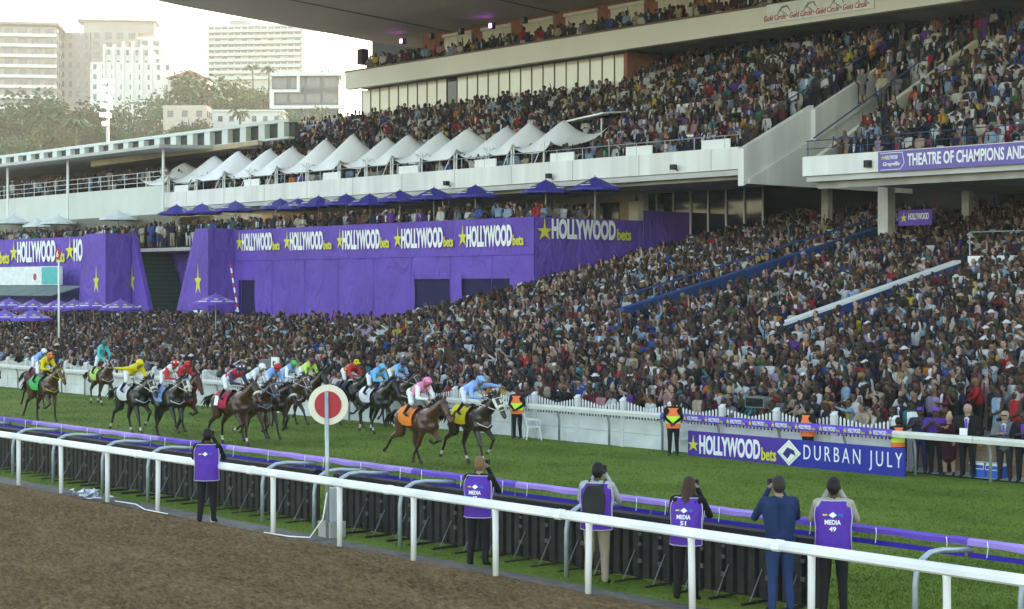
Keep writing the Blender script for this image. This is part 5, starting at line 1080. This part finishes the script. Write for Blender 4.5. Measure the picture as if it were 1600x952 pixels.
# the nearest 300 are people of their own
MARK = [(0, 900, 'behind the leading horses'), (900, 960, 'right of the first steward'), (960, 1040, 'above the bare white wall panels'), (1040, 1100, 'behind the steward at the rail wrap'), (1100, 1190, 'near the dark monitor box'), (1190, 1250, 'above the white diamond of the long board'), (1250, 1310, 'above the steward with his back turned'), (1310, 1400, 'above the blue half of the long board'), (1400, 1480, 'behind the purple capped officials'), (1480, 1540, 'behind the tall bald official'), (1540, 1700, 'at the far right picture edge')]
def cname(c): return min(TOPS, key=lambda t: sum((a * .8 - b) ** 2 for a, b in zip(t[1], c)))[0]
ROWW = ['at the fence', 'just behind the fence row', 'in the third row', 'in the fourth row', 'in the fifth row', 'in the sixth row', 'in the seventh row', 'in the eighth row', 'further back', 'further back']
used = set()
for i in order[:300]:
    i = int(i); row = min(9, int((P_[i, 1] - 38.65) / .6)); mk = next((m[2] for m in MARK if m[0] <= ppx[i] < m[1]), 'by the fence')
    for tr_ in range(80):
        v = int(var[i]); cn = cname(fits[i]['top_col']); lab = f'spectator in {cn}, {VAR[v][5]}, {ROWW[row]} {mk}'
        w = lab.split()
        if len(w) > 16: lab = f'spectator in {cn} {VAR[v][5].replace("standing ", "").replace(" and sunglasses", "")}, {mk}'
        if len(lab.split()) > 16: lab = ' '.join(f'{cn} clad spectator {VAR[v][5].split(",")[-1].strip()}, {mk}'.split()[:16])
        if lab not in used: break
        fits[i]['top_col'] = tuple(x * .8 for x in pick(TOPS)[1])
        if tr_ > 15: var[i] = int(rng.integers(len(VAR)))
    used.add(lab)
    o = link('person', VMESH[int(var[i])]); o.location = P_[i]; o.rotation_euler = (0, 0, float(ang[i])); o.scale = (float(scl[i]),) * 3
    dress(o, fits[i]); tag(o, lab, 'spectator', 'spectators packed behind the picket fence')
rest = np.array([i for i in range(N) if i not in single]); n = len(rest)
me = bpy.data.meshes.new('crowd'); me.vertices.add(n); me.vertices.foreach_set('co', P_[rest].ravel())
for k in ('top_col', 'skin_col', 'hair_col', 'bot_col', 'acc_col'):
    a = me.attributes.new(k, 'FLOAT_COLOR', 'POINT'); a.data.foreach_set('color', np.array([(*fits[i][k], 1) for i in rest], np.float32).ravel())
a = me.attributes.new('variant', 'INT', 'POINT'); a.data.foreach_set('value', var[rest].astype(np.int32))
a = me.attributes.new('rotv', 'FLOAT_VECTOR', 'POINT'); a.data.foreach_set('vector', np.stack([np.zeros(n), np.zeros(n), ang[rest]], 1).astype(np.float32).ravel())
a = me.attributes.new('sclv', 'FLOAT', 'POINT'); a.data.foreach_set('value', scl[rest].astype(np.float32))
crowd = link('crowd', me); tag(crowd, 'dense crowd of spectators filling the apron, tiers and terraces', 'crowd', kind='stuff')
ng = bpy.data.node_groups.new('crowd', 'GeometryNodeTree'); ng.interface.new_socket('Geometry', in_out='INPUT', socket_type='NodeSocketGeometry'); ng.interface.new_socket('Geometry', in_out='OUTPUT', socket_type='NodeSocketGeometry')
nn = ng.nodes; gi = nn.new('NodeGroupInput'); go = nn.new('NodeGroupOutput'); ip = nn.new('GeometryNodeInstanceOnPoints'); ci = nn.new('GeometryNodeCollectionInfo')
ci.inputs['Collection'].default_value = VC; ci.inputs['Separate Children'].default_value = True; ci.inputs['Reset Children'].default_value = True
def named(nm, dt): x = nn.new('GeometryNodeInputNamedAttribute'); x.data_type = dt; x.inputs['Name'].default_value = nm; return x.outputs['Attribute']
ng.links.new(gi.outputs[0], ip.inputs['Points']); ng.links.new(ci.outputs[0], ip.inputs['Instance']); ip.inputs['Pick Instance'].default_value = True
ng.links.new(named('variant', 'INT'), ip.inputs['Instance Index'])
er = nn.new('FunctionNodeEulerToRotation'); ng.links.new(named('rotv', 'FLOAT_VECTOR'), er.inputs[0]); ng.links.new(er.outputs[0], ip.inputs['Rotation'])
cx_ = nn.new('ShaderNodeCombineXYZ'); sc_ = named('sclv', 'FLOAT')
for k in range(3): ng.links.new(sc_, cx_.inputs[k])
ng.links.new(cx_.outputs[0], ip.inputs['Scale']); ng.links.new(ip.outputs[0], go.inputs[0])
crowd.modifiers.new('crowd', 'NODES').node_group = ng
print('crowd', N)
# ------------------------------------------------------------------ hillside, trees and town behind
hill_m = ground_mat('hillside', ((.03, .05, .02), (.05, .075, .03), (.09, .1, .05)), .08, .3, .6)
def hillz(x, y):
    q = Vector((x, y, 0)); d = q.dot(FW); r = q.dot(RT); t = min(1, max(0, (d - 190) / 300)); t = t * t * (3 - 2 * t); return -2.1 + 47 * t + 2.5 * math.sin(x * .02) * t
xs = []
mb = MB(); nd, nr = 30, 24
for j in range(nd):
    for i in range(nr):
        d = 185 + 900 * (j / (nd - 1)) ** 1.5; r = -420 + 1000 * i / (nr - 1); p = FW * d + RT * r; mb.v.append((p.x, p.y, hillz(p.x, p.y)))
for j in range(nd - 1):
    for i in range(nr - 1): a = j * nr + i; mb.f.append((a, a + 1, a + nr + 1, a + nr)); mb.m.append(0)
struct(mb.build('hillside', hill_m, smooth=True))
leaf = [M('foliage_%d' % i, c, .7, .35, .8) for i, c in enumerate(((.04, .1, .022), (.06, .12, .03), (.12, .14, .035), (.03, .08, .024)))]
bark = M('bark', (.09, .07, .05), .9, .2, 3)
def crown_mesh(seed, mat, rx, rz, n=2600):
    r = random.Random(seed); mb = MB(); cl = []
    for i in range(26):
        a = r.uniform(0, 6.28); e = r.uniform(-.75, 1.1); k = r.uniform(.45, .95); cl.append((Vector((math.cos(a) * math.cos(e) * rx * k, math.sin(a) * math.cos(e) * rx * k, math.sin(e) * rz * k)), r.uniform(.22, .4) * rx))
    for i in range(n):
        c, cr = r.choice(cl); v = Vector((r.gauss(0, 1), r.gauss(0, 1), r.gauss(0, .8))).normalized() * cr * r.uniform(.55, 1.05); p = c + v; s = r.uniform(.2, .42)
        u = Vector((r.gauss(0, 1), r.gauss(0, 1), r.gauss(0, .6))).normalized(); w = u.orthogonal().normalized(); mb.quad(p - u * s, p + w * s * .6, p + u * s, p - w * s * .6, 0)
    return mb.mesh('crown', mat)
CR_ = [crown_mesh(i, leaf[i % 4], 6, 4.2) for i in range(6)]
trees = [(60, 175, 310, 1.5, 0, 'broad dark tree below the grey balcony block'), (20, 190, 290, 1.0, 2, 'small yellowish tree at the left edge'), (130, 180, 320, 1.3, 3, 'dark tree in front of the white tower foot'), (205, 178, 330, 1.35, 1, 'round tree right of the floodlight mast'), (250, 186, 330, 1.0, 0, 'low tree between mast and wide green dome'),
         (308, 150, 370, 1.7, 1, 'wide sunlit dome-shaped tree in the middle of the hillside'), (370, 140, 400, 1.2, 2, 'pale tree below the glass slab building'), (410, 148, 390, 1.0, 1, 'tree left of the white modern house'), (345, 170, 345, .8, 3, 'dark low tree above the white low block'), (480, 175, 330, .9, 3, 'dark tree below the modern house'), (15, 215, 270, .9, 2, 'olive bush at the lower left of the hillside'), (90, 205, 285, 1.0, 3, 'dark bush behind the louvred roof'), (160, 200, 290, .9, 0, 'bush at the foot of the floodlight mast'), (515, 105, 470, .8, 0, 'far tree on the ridge beside the stand roof'), (260, 120, 470, .7, 1, 'slim far tree right of the white tower'), (285, 132, 450, .8, 3, 'small far tree by the red roofed house'), (230, 205, 285, .9, 3, 'dark bush right of the mast behind the louvres'), (300, 192, 310, .9, 0, 'dark hedge-like tree below the wide dome')]
for i, (px, py, d, s, k, lb) in enumerate(trees):
    c = deep(px, py, d); gz = hillz(c.x, c.y) - .5; t = thing('tree', lb, 'tree', (c.x, c.y, gz), random.uniform(0, 6), 'trees on the hillside behind the stand'); h = max(3.5, c.z - gz)
    o = link('crown', CR_[(i + k) % 6], t, (0, 0, h * .82)); o.scale = (s, s, s); mb = MB(); mb.tube([(0, 0, 0), (.1, 0, h * .5), (.3, .2, h)], [.5 * s, .38 * s, .2 * s], 0, 8)
    for a in range(4): mb.tube([(.1, 0, h * .55), (math.cos(a * 1.6) * 2 * s, math.sin(a * 1.6) * 2 * s, h + .5 * s)], [.22 * s, .08 * s], 0, 6)
    mb.build('trunk', bark, t, True)
for i, (px, py, d, lb) in enumerate(((118, 198, 280, 'palm tree left of the floodlight mast'), (375, 180, 320, 'palm tree before the white low block'), (395, 108, 430, 'tall palm before the glass slab building'), (420, 112, 430, 'palm right of the tall palm'))):
    c = deep(px, py, d); gz = hillz(c.x, c.y) - .5; t = thing('palm_tree', lb, 'palm', (c.x, c.y, gz), 0, 'palms on the hillside'); h = max(3, c.z - gz); MB().tube([(0, 0, 0), (.2, 0, h * .5), (0, 0, h)], [.3, .22, .2], 0, 8).build('trunk', bark, t, True); mb = MB()
    for a in range(18):
        an = a * 2.4; u = Vector((math.cos(an), math.sin(an), 0)); w = Vector((-u.y, u.x, 0)); up_ = random.uniform(.2, 1.3); p0 = Vector((0, 0, h)); p1 = p0 + u * 1.4 + UP * up_; p2 = p0 + u * 2.9 + UP * (up_ - 1.1); mb.quad(p0 - w * .06, p0 + w * .06, p1 + w * .35, p1 - w * .35); mb.quad(p1 - w * .35, p1 + w * .35, p2 + w * .05, p2 - w * .05)
    mb.build('crown', leaf[0], t)
far_glass = M('far_window', (.05, .065, .08), .15, .2, spec=.6)
def block(t, w, dp, h, floors, bays, wall, band=None, wfrac=.62, hfrac=.55, x0=0, y0=0, z0=0, side=True, skip=0):
    """one volume with its window panes and slab bands (front = local -Y)"""
    MB().box((x0, y0, z0 - 12), (x0 + w, y0 + dp, z0 + h)).build('wall', wall, t); fh = h / floors
    pn = MB().box((-.5, -.06, 0), (.5, .04, 1)).mesh('window', far_glass); bw_ = w / bays
    for f in range(floors):
        for b in range(bays):
            if skip and (f * 7 + b * 3) % skip == 0: continue
            o = link('window', pn, t, (x0 + (b + .5) * bw_, y0, z0 + f * fh + fh * .28)); o.scale = (bw_ * wfrac, 1, fh * hfrac)
        if side:
            for b in range(3): o = link('window', pn, t, (x0 + w, y0 + dp * (b + .5) / 3, z0 + f * fh + fh * .28)); o.scale = (dp / 3 * .5, 1, fh * hfrac); o.rotation_euler.z = rad(90)
        if band: MB().box((x0 - .3, y0 - 1.3, z0 + f * fh - .12), (x0 + w + .2, y0 - .002, z0 + f * fh + .85)).build('balcony', band, t)
def place(name, label, cat, px, py, d, turn=0):
    c = deep(px, py, d); return thing(name, label, cat, c, HEAD + turn)
grey1 = M('far_grey', (.3, .29, .27), .8); grey2 = M('far_taupe', (.36, .33, .29), .8); wht = M('far_white', (.66, .66, .63), .8, .06); m_px = 520 / FPX
t = place('apartment_block', 'grey apartment block with white balcony bands at the far left', 'building', -40, 185, 520, .15); block(t, 24, 16, 28, 9, 6, grey1, wht); MB().box((-1, -1.6, 28.4), (25, 17, 29.2)).build('roof', grey1, t)
t = place('apartment_block', 'taupe tower block with penthouse beside the balcony block', 'building', 92, 155, 540, .12); block(t, 9.5, 18, 21, 7, 4, grey1, None, .4, .6); block(t, 14.5, 16, 21.5, 7, 4, grey2, None, .55, .62, 9.6, 1); MB().box((7, 4, 21.6), (29, 14, 25.2)).build('penthouse', grey2, t); MB().box((5, 3, 25.21), (30, 15, 25.7)).build('penthouse_roof', grey1, t); block(t, 7, 12, 20, 7, 2, wht, None, .5, .5, 24.2, 5)
t = place('apartment_tower', 'white stepped tower with vertical fins behind the floodlight', 'building', 141, 175, 450, .1); block(t, 21, 16, 13, 5, 9, wht, None, .35, .5, skip=5); block(t, 12, 12, 17, 6, 5, wht, None, .3, .5, 3.5, .6)
for i in range(6): MB().box((3.3 + i * 2.4, -.5, -4), (3.9 + i * 2.4, .59, 17.6 + (i in (2, 3)) * .8)).build('fin', wht, t)
t = place('slab_building', 'long glass slab apartment building on the ridge', 'building', 325, 125, 540, -.1); block(t, 29.5, 12, 16.5, 9, 14, M('far_greenish', (.42, .46, .42), .6), M('balcony_glass', (.45, .5, .46), .3), .8, .6, skip=6); MB().box((29.6, 0, -12), (34, 12, 16)).build('end_wall', wht, t); MB().box((6, 3, 16.6), (13, 9, 19)).build('plant_room', grey1, t); MB().box((-.3, -.3, 16.51), (34.3, 12.3, 17.0)).build('roof', wht, t)
t = place('modern_house', 'white modern house with folded frame and dark openings', 'house', 425, 168, 360, -.05); block(t, 14, 9, 6.4, 2, 4, M('far_dark', (.1, .11, .12), .7), None, .8, .6); 
for a, b in (((-.3, -1.2, 6.4), (15.4, 9, 7.1)), ((-.3, -1.2, 3.0), (6, 0, 3.6)), ((-.3, -1.2, -.4), (15.4, -.01, .3)), ((-.3, -1.2, .3), (.6, -.01, 3)), ((14.6, -1.2, .3), (15.4, -.01, 6.4)), ((5.4, -1.2, 3.6), (6, -.01, 6.4))): MB().box(a, b).build('white_frame', wht, t)
t = place('low_building', 'low white flat roofed building below the hillside trees', 'building', 318, 196, 330, 0); block(t, 15, 8, 2.6, 1, 7, wht, None, .4, .4); MB().box((-.3, -.4, 2.61), (15.3, 8.2, 2.95)).build('roof', wht, t)
t = place('house', 'small cream house with red roof left of the wide tree', 'house', 262, 142, 440, 0); block(t, 10, 8, 3.2, 1, 4, M('far_cream', (.55, .48, .4), .8), None, .4, .5); MB().prism([(-.5, -.6, 3.2), (10.5, -.6, 3.2), (5, 4, 6)], (0, 9, 0)).build('roof', M('red_tile', (.3, .1, .06), .8), t)
t = place('house', 'low pale wall and house just above the louvred roof', 'house', 255, 190, 320, 0); block(t, 8, 6, 3, 1, 3, M('far_cream', (.55, .48, .4)), None, .4, .4)
c = deep(168, 215, 165); t = thing('floodlight_mast', 'tall floodlight mast with a stack of glowing lamps', 'floodlight', (c.x, c.y, -2), HEAD); hm = CAMZ + (HORY - 122) / FPX * 165 + 2
MB().tube([(0, 0, 0), (0, 0, hm)], [.2, .12], 0, 10).build('mast', M('mast_grey', (.45, .46, .46), .5), t, True); lm = M('lamp_glow', (1, .98, .9), .4, emit=9)
for k, (px, py) in enumerate(((163, 127), (172, 127), (162, 139), (172, 140), (160, 151), (169, 153), (160, 165), (170, 167), (159, 179), (168, 180), (163, 193))):
    q = deep(px, py, 164.6) - Vector((c.x, c.y, -2)); q = Matrix.Rotation(-HEAD, 3, 'Z') @ q; h_ = MB().box((q.x - .24, -.3, q.z - .22), (q.x + .24, .15, q.z + .22)).build('lamp_housing', steel, t); MB().box((q.x - .19, -.34, q.z - .17), (q.x + .19, -.302, q.z + .17)).build('lamp', lm, h_)
# ------------------------------------------------------------------ haze
hz_ = MB().box((-1100, -320, -3.4), (420, 1100, 92)).build('haze', []); hz_['kind'] = 'stuff'; hz_['label'] = 'pale late afternoon haze in the air'; hz_['category'] = 'haze'
hm_ = bpy.data.materials.new('haze'); hm_.use_nodes = True; n = hm_.node_tree.nodes; n.remove(n['Principled BSDF']); v = n.new('ShaderNodeVolumePrincipled'); v.inputs['Color'].default_value = (.97, .95, .9, 1); v.inputs['Density'].default_value = .00028; v.inputs['Anisotropy'].default_value = .2
hm_.node_tree.links.new(v.outputs[0], n['Material Output'].inputs['Volume']); hz_.data.materials.append(hm_)

bpy.data.scenes.remove(WORK)
